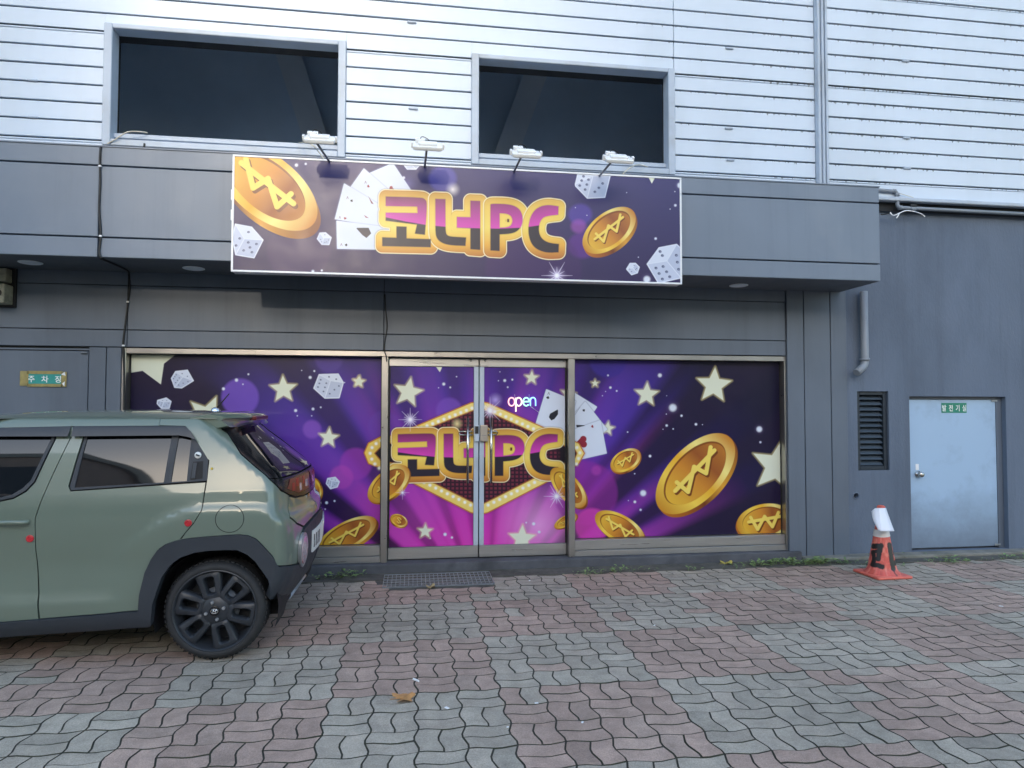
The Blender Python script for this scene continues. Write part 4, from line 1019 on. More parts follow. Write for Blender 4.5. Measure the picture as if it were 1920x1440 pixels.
def normals(s, z, sgn):
    e = .004
    xa, ya = body(s-e, z); xb, yb = body(s+e, z); xc, yc = body(s, z-e); xd, yd = body(s, z+e)
    du = np.stack([xb-xa, -(yb-ya), np.zeros_like(xa)], -1); dv = np.stack([xd-xc, -(yd-yc), np.full_like(xa, 2*e)], -1)
    n = np.cross(du, dv); n /= np.maximum(1e-9, np.linalg.norm(n, axis=-1, keepdims=True))
    return n
def resample(P, d):
    out = []
    for i in range(len(P)):
        a, b_ = P[i], P[(i+1) % len(P)]; L = math.dist(a, b_); k = max(1, int(L/d))
        out += [(a[0]+(b_[0]-a[0])*t/k, a[1]+(b_[1]-a[1])*t/k) for t in range(k)]
    return out
def in_poly(pts, P):
    X, Y = pts[:, 0], pts[:, 1]; ins = np.zeros(len(pts), bool); n = len(P); dmin = np.full(len(pts), 1e9)
    for i in range(n):
        a, b_ = P[i], P[(i+1) % n]
        c = (a[1] > Y) != (b_[1] > Y); xi = (b_[0]-a[0])*(Y-a[1])/(b_[1]-a[1]+1e-12)+a[0]; ins ^= c & (X < xi)
        dx, dy = b_[0]-a[0], b_[1]-a[1]; t = np.clip(((X-a[0])*dx+(Y-a[1])*dy)/(dx*dx+dy*dy+1e-12), 0, 1)
        dmin = np.minimum(dmin, np.hypot(X-a[0]-t*dx, Y-a[1]-t*dy))
    return ins, dmin
def panel(name, P, M, parent, off=0.0, gap=.0025, step=.035, skirt=.014, holes=(), sides=(1, -1), label=None, merge=False, fn_off=None):
    """sheet-metal piece cut out of the body surface along the outline P (s, z); one per side, or one across the middle"""
    A = 0
    for i in range(len(P)): A += P[i-1][0]*P[i][1]-P[i][0]*P[i-1][1]
    if A < 0: P = list(reversed(P))
    Q = [tuple(q) for q in inset(P, gap)] if gap else P
    ring = resample(Q, step*.6); rings = [ring]
    for h in holes: rings.append(resample(list(reversed(h)), step*.6))
    s0, s1 = min(p[0] for p in ring), max(p[0] for p in ring); z0, z1 = min(p[1] for p in ring), max(p[1] for p in ring)
    gx, gz = np.meshgrid(np.arange(s0, s1, step), np.arange(z0, z1, step)); g = np.stack([gx.ravel()+.5*step*(np.round((gz.ravel()-z0)/step) % 2), gz.ravel()], -1)
    ins, dm = in_poly(g, ring); ok = ins & (dm > step*.45)
    for h in rings[1:]:
        i2, d2 = in_poly(g, h); ok &= ~i2 & (d2 > step*.45)
    pts = [Vector(p) for r_ in rings for p in r_]; edges = []; b0 = 0
    for r_ in rings: edges += [(b0+i, b0+(i+1) % len(r_)) for i in range(len(r_))]; b0 += len(r_)
    nb = len(pts); pts += [Vector(p) for p in g[ok]]
    v, e, f, ov, oe, of = geometry.delaunay_2d_cdt(pts, edges, [], 1 if not holes else 2, 1e-6, True)
    v = np.array([(q.x, q.y) for q in v]); cen = np.array([v[list(t)].mean(0) for t in f])
    keep, _ = in_poly(cen, ring)
    for h in rings[1:]: keep &= ~in_poly(cen, h)[0]
    f = [list(t) for t, k in zip(f, keep) if k]
    s, z = v[:, 0], v[:, 1]
    x, y = body(s, z); n = normals(s, z, 1)
    co = np.stack([x, -y, z], -1)+n*(off if fn_off is None else fn_off(s, z)[:, None])
    inn = co-n*skirt
    from collections import Counter
    ec = Counter()
    for t in f:
        for a, b_ in zip(t, t[1:]+t[:1]): ec[(min(a, b_), max(a, b_))] += 1
    bnd = [(a, b_) for t in f for a, b_ in zip(t, t[1:]+t[:1]) if ec[(min(a, b_), max(a, b_))] == 1]
    made = []
    for sg in sides:
        k = np.array([1, sg, 1]); V = (co*k).tolist(); F = [t if sg > 0 else t[::-1] for t in f]; N = (n*k).tolist()
        if skirt:
            idx = {}
            for a, b_ in bnd:
                if merge and abs(co[a][1]) < .004 and abs(co[b_][1]) < .004: continue
                q = []
                for w_ in (a, b_): q += [(co[w_]*k).tolist(), (inn[w_]*k).tolist()]
                m0 = len(V); V += q; t_ = np.array(q[2])-np.array(q[0]); nn = np.cross(t_, n[a]*k)*sg; nn = (nn/max(1e-9, np.linalg.norm(nn))).tolist()
                N += [nn]*4; F.append([m0, m0+1, m0+3, m0+2] if sg > 0 else [m0, m0+2, m0+3, m0+1])
        made.append((V, F, N))
    if merge:
        V = made[0][0]+made[1][0]; k0 = len(made[0][0]); F = made[0][1]+[[q+k0 for q in t] for t in made[1][1]]; N = made[0][2]+made[1][2]; made = [(V, F, N)]
    os_ = []
    for V, F, N in made:
        me = bpy.data.meshes.new(name); pw = Vector((CAR.location)); me.from_pydata([(p[0]-pw.x, p[1], p[2]) for p in V], [], F)
        me.materials.append(M)
        for p in me.polygons: p.use_smooth = True
        me.update(); me.normals_split_custom_set_from_vertices(N)
        o = bpy.data.objects.new(name, me); COL.objects.link(o); o['ofs'] = tuple(pw)
        par = parent[len(os_)] if isinstance(parent, list) and len(parent) > len(os_) else (parent[0] if isinstance(parent, list) else parent)
        o.parent = par
        if label: o['label'] = label
        os_.append(o)
    return os_
WXR, WXF, WZ, WR_ = -1.212, -3.62, .309, .305
def arc(cx, cz, r, a0, a1, n=14): return [(cx+r*math.cos(R(a0+(a1-a0)*k/n)), cz+r*math.sin(R(a0+(a1-a0)*k/n))) for k in range(n+1)]
# arch outlines (inner = opening, outer = edge of the cladding), rear wheel as seen; the front wheel mirrors it
AI = [(-1.578, .24), (-1.563, .376), (-1.511, .537), (-1.460, .612), (-1.401, .655), (-1.320, .682), (-1.233, .692), (-1.150, .693), (-1.073, .689), (-1.015, .658), (-.969, .614), (-.898, .505), (-.858, .41), (-.846, .37)]
AO = [(-1.648, .326), (-1.641, .425), (-1.611, .564), (-1.575, .645), (-1.536, .702), (-1.490, .733), (-1.437, .754), (-1.347, .768), (-1.20, .777), (-1.063, .782), (-1.010, .772), (-.968, .752), (-.925, .706), (-.888, .66), (-.818, .578)]
fl = lambda P: [(2*(WXR+WXF)/2-p[0]-.0, p[1]) for p in P]
AIF, AOF = [(-4.832-p[0], p[1]) for p in AI], [(-4.832-p[0], p[1]) for p in AO]
sm = lambda z: float(s_mid(z)); sf = lambda z: float(s_front(z))
# ---- dark inner shell
def column(fn, zs): return [(fn(z), z) for z in zs]
# doors: outlines
DSPLIT = [(-2.205, .304), (-2.233, .721), (-2.235, .905), (-2.170, 1.14), (-2.102, 1.372), (-2.094, 1.40)]
REDGE = [(-1.407, .757), (-1.380, .80), (-1.330, .86), (-1.288, .935), (-1.274, 1.11), (-1.272, 1.235)]
TOPW = 1.437
def SILL(x): return .297+(x+2.42)/.836*.036
DPIL = [(-1.124, 1.416), (-1.088, 1.400), (-1.048, 1.272), (-.958, 1.19), (-.868, 1.116), (-.724, 1.028), (-.616, .988)]
TSPL = [(-.616, .984), (-.656, .856), (-.56, .80), (-.428, .756)]
ZR = 1.50
# rear quarter: door edge, roof edge, D pillar, tailgate split, bumper top edge, arch
q = REDGE+[(-1.283, 1.245), (-1.400, 1.410), (-1.440, TOPW+.012), (-1.60, TOPW+.016), (-1.60, ZR), (-1.22, ZR), (-1.165, 1.458)]+DPIL+TSPL[1:]
q += [(-.50, .70), (-.535, .62), (-.525, .53), (-.66, .552), (-.74, .566), (-.80, .574)]+list(reversed(AO))[0:10]
Q = panel('rear_quarter_panel', q, M_green, CAR)
# rear door
rd = [(-2.196, .43), (-2.2, SILL(-2.2)), (-1.652, SILL(-1.652)+.002)]+AO[1:8]+[(-1.412, .7595)]+REDGE[1:4]+[(-1.278, 1.098)]
win_r = [(-2.050, 1.066), (-2.060, 1.092), (-2.022, 1.375), (-2.020, TOPW), (-1.440, TOPW), (-1.398, 1.409), (-1.276, 1.24), (-1.272, 1.112)]
rd2 = [(-2.2, SILL(-2.2)), (-1.652, SILL(-1.652)+.002)]+AO[1:7]+[(-1.412, .7595)]+REDGE[1:4]+[(-1.278, 1.104)]+[(-2.050, 1.062), (-2.066, 1.092), (-2.028, 1.375), (-2.026, TOPW+.01)]+[(-2.09, TOPW+.01)]+list(reversed(DSPLIT))[1:-1]
RD = panel('rear_door', rd2, M_green, CAR)
fwin = [(-2.190, 1.371), (-2.192, TOPW), (-2.80, 1.425), (-2.98, 1.32), (-3.30, 1.09), (-3.22, 1.045), (-2.44, 1.012), (-2.36, 1.03), (-2.30, 1.07), (-2.262, 1.12)]
fd = DSPLIT+[(-2.098, TOPW+.01), (-2.186, TOPW+.01), (-2.184, 1.371), (-2.255, 1.118), (-2.296, 1.063), (-2.36, 1.023), (-2.44, 1.006), (-3.16, 1.036), (-3.20, .90), (-3.17, .757)]+list(reversed(AOF[1:8]))[::1][0:0]
fd += [(-3.165, .70)]+[(-3.185, .425), (-3.19, .33), (-3.19, SILL(-3.19))]
FD = panel('front_door', fd, M_green, CAR)
RAIL = [(-1.60, TOPW+.016), (-1.60, ZR), (-2.74, ZR), (-2.86, 1.44), (-2.80, 1.437), (-2.10, TOPW+.014)]
panel('roof_rail', RAIL, M_green, CAR, gap=0)
# front wing, nose
fw_ = [(-3.21, .90), (-3.165, 1.036), (-3.32, .995), (sf(.965)+.25, .962), (sf(.7)+.25, .70), (-4.02, .58)]+[p for p in AOF[:0]]
fw_ += list(reversed(AOF))[1:0]+[(p[0], p[1]) for p in reversed(AOF)][0:12]
panel('front_wing', [(-3.21, .90), (-3.175, 1.034), (-3.34, .992), (-3.75, .975), (-4.10, .958), (-4.25, .80), (-4.2, .60), AOF[-1], AOF[-2], AOF[-3], AOF[-4], AOF[-5], AOF[-6], AOF[-7], AOF[-8], AOF[-9], AOF[-10], AOF[-11], AOF[-12], AOF[-13], (-3.20, .36)], M_green, CAR)
panel('front_bumper', [(-4.2, .59), (-4.25, .79), (-4.10, .955), (-4.3, .955), (sf(.955), .955), (sf(.6), .6), (sf(.3), .3), (sf(.22)+0, .22), (-4.05, .22), AOF[-1]], M_clad, CAR, merge=True, gap=0)
# hood strip, windscreen
panel('bonnet', [(-3.37, .997), (-3.8, .978), (-4.1, .963), (sf(.966), .966), (sf(.985), .9835), (sf(.99), .990), (sf(.994), .994), (sf(.998), .998), (-3.45, .998)], M_green, CAR, merge=True, gap=0, step=.02)
panel('windscreen', [(-3.36, 1.06), (-3.02, 1.33), (-2.87, 1.43), (-2.80, 1.48), (sf(1.485), 1.485), (sf(1.2), 1.2), (sf(1.02), 1.02), (-3.5, 1.02)], M_cglass, CAR, merge=True, gap=0)
# glass
for nm, P_ in (('rear_side_window', [(-2.036, 1.078), (-2.044, 1.094), (-2.010, 1.372), (-2.008, TOPW-.006), (-1.508, TOPW-.006), (-1.507, 1.38), (-1.522, 1.102)]), ('quarter_window', [(-1.488, 1.104), (-1.474, 1.38), (-1.472, TOPW-.008), (-1.448, TOPW-.008), (-1.388, 1.375), (-1.388, 1.108)]), ('front_side_window', [(-2.206, 1.371), (-2.208, TOPW-.006), (-2.80, 1.415), (-2.97, 1.31), (-3.27, 1.09), (-3.21, 1.056), (-2.44, 1.026), (-2.37, 1.043), (-2.312, 1.08), (-2.276, 1.126)])):
    panel(nm, P_, M_cglass, CAR, off=-.007, gap=0, skirt=.004)
panel('window_trim', win_r, M_clad, CAR, off=-.001, gap=.001, holes=[[(-2.032, 1.082), (-2.006, 1.372), (-2.004, TOPW-.01), (-1.512, TOPW-.01), (-1.511, 1.38), (-1.526, 1.106)][::1], [(-1.484, 1.108), (-1.470, 1.38), (-1.468, TOPW-.012), (-1.450, TOPW-.012), (-1.392, 1.372), (-1.392, 1.112)]], step=.02)
panel('window_trim', fwin, M_clad, CAR, off=-.001, gap=.001, holes=[[(-2.210, 1.371), (-2.212, TOPW-.01), (-2.80, 1.41), (-2.96, 1.31), (-3.25, 1.095), (-3.20, 1.06), (-2.44, 1.030), (-2.375, 1.046), (-2.318, 1.084), (-2.282, 1.128)]], step=.02)
HD = panel('hidden_door_handle', [(-1.372, 1.118), (-1.366, 1.228), (-1.306, 1.232), (-1.300, 1.126)], M_shell, CAR, off=.001, gap=0, skirt=.004)
panel('grip', [(-1.366, 1.128), (-1.362, 1.222), (-1.340, 1.222), (-1.343, 1.128)], M_clad, HD, off=.006, gap=0, skirt=.006)
vis = lambda s, z: .006+(TOPW+.012-z)*.35
panel('window_visor', [(-2.085, 1.380), (-2.095, TOPW+.010), (-1.440, TOPW+.010), (-1.396, 1.412), (-1.352, 1.352), (-1.40, 1.372), (-1.46, 1.384)], M_visor, CAR, gap=0, skirt=.004, fn_off=vis)
panel('window_visor', [(-2.105, 1.380), (-2.108, TOPW+.010), (-2.80, 1.43), (-2.90, 1.36), (-2.75, 1.382)], M_visor, CAR, gap=0, skirt=.004, fn_off=vis)
# cladding
panel('wheel_arch_cladding', AI+[(-.80, .39), (-.78, .45), (-.785, .56)]+list(reversed(AO)), M_clad, CAR, off=.016, gap=0, skirt=.05)
panel('wheel_arch_cladding', AIF+[(-4.03, .39), (-4.03, .56)]+list(reversed(AOF)), M_clad, CAR, off=.016, gap=0, skirt=.05)
panel('sill_cladding', [(-3.26, .20), (-3.26, SILL(-3.2)), (-2.42, SILL(-2.42)-.002), (-1.60, SILL(-1.6)-.002), (-1.585, .235), (-2.42, .205)], M_clad, CAR, off=.014, gap=0, skirt=.06)
bz = [(-.50, .70), (-.430, .750), (-.204, .780), (sm(.79), .79), (sm(.6), .6), (sm(.31), .31), (-.30, .262), (-.50, .285), (-.70, .335), (-.838, .372), (-.80, .47), (-.79, .568), (-.74, .562), (-.66, .547), (-.52, .525), (-.53, .62)]
BU = panel('rear_bumper', bz, M_clad, CAR, off=.012, gap=0, skirt=.05, merge=True)
panel('skid_plate', [(-.42, .235), (-.32, .285), (-.18, .325), (sm(.335), .335), (sm(.275), .275), (-.30, .228)], M_silver, CAR, off=.026, gap=0, skirt=.05, merge=True)
# tail
panel('rear_trim', [(-1.160, 1.458), (-1.120, 1.416), (-1.084, 1.398), (-1.044, 1.272), (-.954, 1.19), (-.866, 1.116), (-.742, 1.110), (-.86, 1.24), (-.95, 1.37), (-1.02, 1.458)], M_gloss, CAR, off=.004, gap=.001)
RW = panel('rear_window', [(-1.016, 1.458), (-.945, 1.37), (-.855, 1.24), (-.735, 1.112), (-.50, 1.114), (sm(1.12), 1.120), (sm(1.3), 1.3), (sm(1.458), 1.458)], M_cglass, CAR, off=.0, gap=.002, merge=True)
panel('tail_lamp', [(-.866, 1.112), (-.74, 1.106), (-.40, 1.108), (sm(1.114), 1.114), (sm(.95), .95), (-.30, .950), (-.50, .966), (-.614, .990), (-.722, 1.028)], M_gloss, CAR, off=.006, gap=.002, merge=True)
M_pix = mat('lamp_pixel_red', srgb(142, 30, 36), .3, .2, 30)
TL = panel('lamp_cell', [(-.66, 1.035), (-.60, 1.088), (-.12, 1.092), (-.12, .985), (-.45, .985)], M_lampred, CAR, off=.0085, gap=0, skirt=.003)
for k, (a0, a1, z_, mm) in enumerate(((-.57, -.52, 1.035, M_pix), (-.49, -.44, 1.055, M_pix), (-.41, -.37, 1.02, M_lampclr), (-.33, -.28, 1.055, M_pix), (-.25, -.17, 1.03, M_lampclr))):
    panel('lamp_pixel', [(a0, z_-.025), (a0, z_+.025), (a1, z_+.025), (a1, z_-.025)], mm, TL, off=.0105, gap=0, skirt=.003)
panel('tailgate', [(-.608, .980), (-.648, .860), (-.553, .806), (-.424, .764), (-.2, .790), (sm(.80), .80), (sm(.945), .945), (-.30, .944), (-.50, .958)], M_green, CAR, merge=True)
for k in range(5): panel('badge', [(-.20+.035*k, .925), (-.20+.035*k, .942), (-.178+.035*k, .942), (-.178+.035*k, .925)], M_chrome, CAR, off=.003, gap=0, skirt=.003, sides=(1,))
RL = panel('round_rear_lamp', [(-.462+.078*math.cos(t), .612+.116*math.sin(t)) for t in np.linspace(0, 2*math.pi, 28, endpoint=False)], M_silver, CAR, off=.022, gap=0, skirt=.02)
panel('lens', [(-.462+.056*math.cos(t), .612+.094*math.sin(t)) for t in np.linspace(0, 2*math.pi, 24, endpoint=False)], M_lampclr, RL, off=.026, gap=0, skirt=.006)
NP = panel('number_plate', [(sm(.63)-.262, .55), (sm(.63)-.262, .70), (sm(.63), .70), (sm(.63), .55)], M_plate, CAR, off=.022, gap=0, skirt=.012, merge=True)[0]
for k, x_ in enumerate((-.24, -.175, -.11, -.05)):
    s_ = sm(.63)+x_
    panel('plate_mark', [(s_, .58), (s_, .672), (s_+.028, .672), (s_+.028, .58)], M_shell, NP, off=.0232, gap=0, skirt=.001, sides=(1,), holes=[[(s_+.009, .60), (s_+.009, .63), (s_+.019, .63), (s_+.019, .60)]], step=.01)
# inner shell behind the gaps, with the wheel openings left out
def shell():
    side_ = [(-1.578, .24), *AI[1:], (-.84, .36), (-.6, .34), (sm(.36)-.0, .36), (sm(.6), .6), (sm(.9), .9), (sm(1.12), 1.12), (sm(1.3), 1.3), (sm(1.48), 1.48), (-1.2, 1.48), (-2.0, 1.48), (-2.72, 1.48), (-2.95, 1.34), (-3.3, 1.05), (-3.4, .95), (-4.0, .93), (sf(.9), .9), (sf(.5), .5), (sf(.3), .3), (-4.0, .3), *list(reversed(AIF))[0:0], *list(reversed(AIF)), (-3.2, .22), (-2.4, .22)]
    return panel('body_shell', side_, M_shell, CAR, off=-.018, gap=0, skirt=0, merge=True)
shell()
B = MB(); B.box(-3.1, -1.62, CYC-.70, CYC+.70, .20, .24); B.box(-1.6, -.85, CYC-.45, CYC+.45, .24, .30); B.box(-4.1, -3.3, CYC-.45, CYC+.45, .22, .28); B.build('underbody', M_shell, CAR)
for xc in (WXR, WXF):
    for sg in (1, -1):
        B = MB(); n_ = 20; ring = []
        for k in range(n_+1):
            a = R(-20+220*k/n_); ring.append((xc+.375*math.cos(a), WZ+.375*math.sin(a)))
        ya, yb = CYC-sg*.745, CYC-sg*.44
        for p, p2 in zip(ring[:-1], ring[1:]): B.quad((p[0], ya, p[1]), (p2[0], ya, p2[1]), (p2[0], yb, p2[1]), (p[0], yb, p[1]))
        for p, p2 in zip(ring[:-1], ring[1:]): B.quad((xc, yb, WZ), (p[0], yb, p[1]), (p2[0], yb, p2[1]), (xc, yb, WZ))if False else None
        B.prism([(p[0], yb, p[1]) for p in ring], (0, sg*.01, 0))
        B.build('wheel_housing', M_shell, CAR)
# roof
nx, ny = 40, 24; xs = np.linspace(-2.80, -1.26, nx); V_, F_ = [], []
for x in xs:
    we = float(halfw(np.array(x), np.array(1.496)))+.002
    zt = 1.5535-.016*((x+1.95)/.75)**2-(.02*max(0, (-2.35-x)/.45)**2)
    for k in range(ny+1):
        t = -1+2*k/ny; V_.append((x+2.4, we*math.copysign(1-(1-abs(t))**1.25, t) if False else we*t, 1.497+(zt-1.497)*(1-abs(t)**3.2)))
for i in range(nx-1):
    for k in range(ny): a = i*(ny+1)+k; F_.append((a, a+ny+1, a+ny+2, a+1))
me = bpy.data.meshes.new('roof'); me.from_pydata(V_, [], F_); me.materials.append(M_green)
for p in me.polygons: p.use_smooth = True
o = bpy.data.objects.new('roof', me); COL.objects.link(o); o.parent = CAR; o['ofs'] = tuple(CAR.location)
bm = bmesh.new(); bm.from_mesh(me); bmesh.ops.recalc_face_normals(bm, faces=bm.faces); bm.to_mesh(me); bm.free()
# spoiler
B = MB(); ys_ = [-.615, -.60, -.55, -.3, 0, .3, .55, .60, .615]; rings = []
for y in ys_:
    e = 1-(abs(y)/.615)**14*.28; b_ = -.115-.10*(y/.6)**2
    P_ = [(-1.46, 1.512), (-1.30, 1.540), (-1.10+b_, 1.536), (-1.012+b_, 1.520), (-1.000+b_, 1.500), (-1.02+b_, 1.484), (-1.09+b_*.6, 1.468), (-1.19, 1.436), (-1.285, 1.415), (-1.42, 1.44)]
    zc = 1.485; xc = -1.2
    rings.append([B.bm.verts.new((xc+(p[0]-xc)*(.55+.45*e), CYC+y, zc+(p[1]-zc)*e)) for p in P_])
for a, b_ in zip(rings[:-1], rings[1:]):
    for k in range(len(a)): B.bm.faces.new((a[k], a[(k+1) % len(a)], b_[(k+1) % len(a)], b_[k]))
B.bm.faces.new(rings[0]); B.bm.faces.new(list(reversed(rings[-1])))
SPO = B.build('roof_spoiler', M_green, CAR, smooth=50)
B = MB(); B.box(-1.155, -1.108, CYC-.2, CYC+.2, 1.478, 1.510, b=.008, seg=2); B.build('brake_lamp', M_lampred, SPO)
# antenna, door handle, red buttons, fuel flap
p = at(1120/2.769, 740+86/2.769, CYC-.02); t = at(1190/2.769, 740-5/2.769, CYC-.02)
B = MB(); B.lathe([(.034, -.01), (.034, .006), (.026, .022), (.012, .03), (.001, .032)], (p.x, p.y, 1.540), 'Z', 16); AN = B.build('antenna_base', M_chrome, CAR, smooth=50)
B = MB(); B.tube([(p.x+.008, p.y, 1.565), (t.x, t.y, t.z)], [.006, .0035], 8); B.build('antenna', M_shell, AN)
def on_body(s, z, off=0.0):
    x, y = body(np.array([s]), np.array([z])); n_ = normals(np.array([s]), np.array([z]), 1)[0]
    return Vector((x[0]+n_[0]*off, CYC-y[0]+n_[1]*off, z+n_[2]*off)), Vector(n_)
def ringtube(c, z, r, rr, off, sq=1.0):
    return [on_body(c+r*math.cos(a), z+r*sq*math.sin(a), off)[0] for a in np.linspace(0, 2*math.pi, 40)]
B = MB(); B.tube(ringtube(-1.122, .880, .083, 0, -.0005), .0022, 6); B.build('fuel_flap', M_shell, CAR)
for s_, z_ in ((-2.262, .785), (-1.362, .862)):
    p, n_ = on_body(s_, z_, 0); B = MB(); B.lathe([(.0215, .004), (.021, -.006), (.014, -.008), (.012, -.005), (.001, -.006)], (p.x, p.y, p.z), 'Y', 18); B.build('door_guard_button', M_red, CAR, smooth=40)
for s_, par in ((-2.36, FD[0]),):
    B = MB(); P_ = [on_body(s_-.085, .885, .012)[0], on_body(s_-.07, .886, .030)[0], on_body(s_, .888, .036)[0], on_body(s_+.07, .886, .032)[0], on_body(s_+.088, .885, .006)[0]]
    B.tube(spline(P_, 5), .014, 10); B.build('door_handle', M_green, par, smooth=60)
    panel('handle_recess', [(s_+.09*math.cos(t), .880+.032*math.sin(t)) for t in np.linspace(0, 2*math.pi, 22, endpoint=False)], M_green, FD[:1], off=-.004+.005, gap=0, skirt=.003, sides=(1,))
B = MB(); p, n_ = on_body(-1.340, 1.268, .004); B.lathe([(.021, .002), (.02, -.003), (.001, -.0035)], tuple(p), 'Y', 18); ST = B.build('round_sticker', M_plate, CAR)
B = MB(); B.box(p.x-.012, p.x+.012, p.y-.006, p.y-.0037, p.z-.005, p.z+.004, rot=Matrix.Rotation(R(20), 4, 'Y')); B.build('sticker_mark', M_clad, ST)
B = MB(); B.box(-1.245, -1.225, CYC-.757, CYC-.745, 1.16, 1.205, b=.003) if False else B.lathe([(.008, .002), (.008, -.002)], tuple(on_body(-1.25, 1.185, .003)[0]), 'Y', 8); B.build('gold_mark', mat('gold_mark_paint', srgb(190, 170, 70), .4), CAR)
# door mirror (nearer the nose, out of frame)
B = MB(); B.box(-3.18, -3.05, CYC-.98, CYC-.80, 1.02, 1.15, b=.03, seg=2); B.build('door_mirror', M_green, CAR, smooth=50)
B = MB(); B.box(-3.18, -3.05, CYC+.80, CYC+.98, 1.02, 1.15, b=.03, seg=2); B.build('door_mirror', M_green, CAR, smooth=50)
for sg in (-1, 1):
    B = MB(); B.lathe([(.001, -4.235), (.07, -4.235), (.085, -4.20), (.085, -4.1)], (0, CYC+sg*.56, .62), 'X', 24); B.build('headlight', M_lampclr, CAR, smooth=50)
# wheels
def capsule(cx, cz, ang, r0, r1, hw, n=7, taper=0.0):
    t = R(ang); d = Vector((math.cos(t), math.sin(t))); p = Vector((-d.y, d.x)); out = []
    rad = min(hw*.8, .022)
    c = [(r1-rad, hw+taper-rad, 0), (r1-rad, -hw-taper+rad, 1)]
    pts = []
    for (u, v, a0) in ((r1-rad, -(hw+taper)+rad, -90), (r1-rad, hw+taper-rad, 0), (r0+rad, hw-rad, 90), (r0+rad, -hw+rad, 180)):
        for k in range(n):
            a = R(a0+90*k/(n-1)); pts.append((u+rad*math.cos(a), v+rad*math.sin(a)))
    return [(cx+d.x*u+p.x*v, cz+d.y*u+p.y*v) for u, v in pts]
def make_wheel(cx, cy, sg):
    """outer face at cy, sg +1: faces the camera side"""
    Wd = .205; out = cy
    B = MB(); f = lambda d: d*sg
    prof = [(.244, .010), (.250, -.003), (.260, -.009), (.278, -.006), (.292, .008), (.3005, .030), (.3055, .06), (.307, .10), (.3055, .145), (.3005, .175), (.29, .197), (.26, .21), (.236, .2)]
    B.lathe([(r_, f(h)) for r_, h in prof], (cx, out, WZ), 'Y', 64, cap=False)
    W = B.build('wheel', M_tyre, CAR, smooth=60)
    B = MB()                                                         # tread blocks
    for k in range(60):
        a0 = 2*math.pi*k/60
        for h0, h1, sh in ((.024, .060, 0), (.145, .18, .5)):
            a = a0+sh*2*math.pi/60; q_ = []
            for dr in (.300, .3070):
                for da, h in ((-.03, h0), (.03, h0), (.03, h1), (-.03, h1)): q_.append(B.bm.verts.new((cx+dr*math.cos(a+da), out+f(h), WZ+dr*math.sin(a+da))))
            for fi in ((4, 5, 6, 7), (0, 1, 5, 4), (1, 2, 6, 5), (2, 3, 7, 6), (3, 0, 4, 7)): B.bm.faces.new([q_[i] for i in fi])
    tr = B.build('tread', M_tyre, W); tr['kind'] = 'stuff'
    B = MB(); B.lathe([(.254, f(.002)), (.251, f(-.006)), (.246, f(-.008)), (.240, f(-.002)), (.236, f(.012)), (.222, f(.055)), (.205, f(.10)), (.205, f(.13)), (.001, f(.131))], (cx, out, WZ), 'Y', 64, cap=False); B.build('rim', M_rim, W, smooth=40)
    # spoke wheel: six rounded frames
    for k in range(6):
        ang = (103-58.6*k) if k else 103
        ang = (103, 46, -9.5, -73, -139, 166)[k]; ang = ang if sg > 0 else 180-ang
        o_, h_ = capsule(cx, WZ, ang, .068, .242, .058, taper=.020), capsule(cx, WZ, ang, .104, .208, .024, taper=.004)
        m1, m2 = capsule(cx, WZ, ang, .078, .233, .050, taper=.016), capsule(cx, WZ, ang, .096, .215, .031, taper=.006)
        bm = bmesh.new(); n_ = len(o_)
        L_ = [(o_, .060), (o_, .020), (m1, .006), (m2, .004), (h_, .014), (h_, .06)]
        rg = [[bm.verts.new((p[0], out+f(d), p[1])) for p in P_] for P_, d in L_]
        for a, b_ in zip(rg[:-1], rg[1:]):
            for i in range(n_): bm.faces.new((a[i], a[(i+1) % n_], b_[(i+1) % n_], b_[i]))
        B = MB(); B.join(bm); B.build('spoke', M_rim, W, smooth=45)
    B = MB(); B.lathe([(.001, f(-.004)), (.05, f(-.003)), (.072, f(.006)), (.095, f(.018)), (.10, f(.06))], (cx, out, WZ), 'Y', 32); HB = B.build('hub', M_rim, W, smooth=45)
    for k in range(4):
        a = R((102, 12, -78, 192)[k]+4) if sg > 0 else R(78-90*k); r_ = .054
        B = MB(); B.lathe([(.010, f(.004)), (.0105, f(-.010)), (.008, f(-.015)), (.001, f(-.016))], (cx+r_*math.cos(a), out, WZ+r_*math.sin(a)), 'Y', 10); B.build('lug_nut', M_silver, W, smooth=30)
    B = MB(); B.lathe([(.031, f(-.002)), (.031, f(-.010)), (.027, f(-.0115)), (.001, f(-.012))], (cx, out, WZ), 'Y', 24); CP = B.build('centre_cap', M_gloss, W, smooth=30)
    B = MB(); y_ = out+f(-.0135)                                     # slanted letter emblem in an oval
    for a, c, w_ in (((-.012, -.011), (-.004, .011), .003), ((.004, -.011), (.012, .011), .003), ((-.008, -.002), (.008, .002), .0024)):
        B.tube([(cx+a[0], y_, WZ+a[1]), (cx+c[0], y_, WZ+c[1])], w_, 6)
    B.tube([(cx+.021*math.cos(t), y_, WZ+.014*math.sin(t)) for t in np.linspace(0, 2*math.pi, 25)], .0014, 5, cap=False)
    B.build('emblem', M_chrome, W)
    if sg > 0:
        B = MB(); B.lathe([(.001, f(.075)), (.13, f(.075)), (.13, f(.09)), (.001, f(.09))], (cx, out, WZ), 'Y', 30); B.build('brake_disc', M_grey_metal, W)
for xc in (WXR, WXF): make_wheel(xc, 4.482, 1); make_wheel(xc, 2*CYC-4.482, -1)
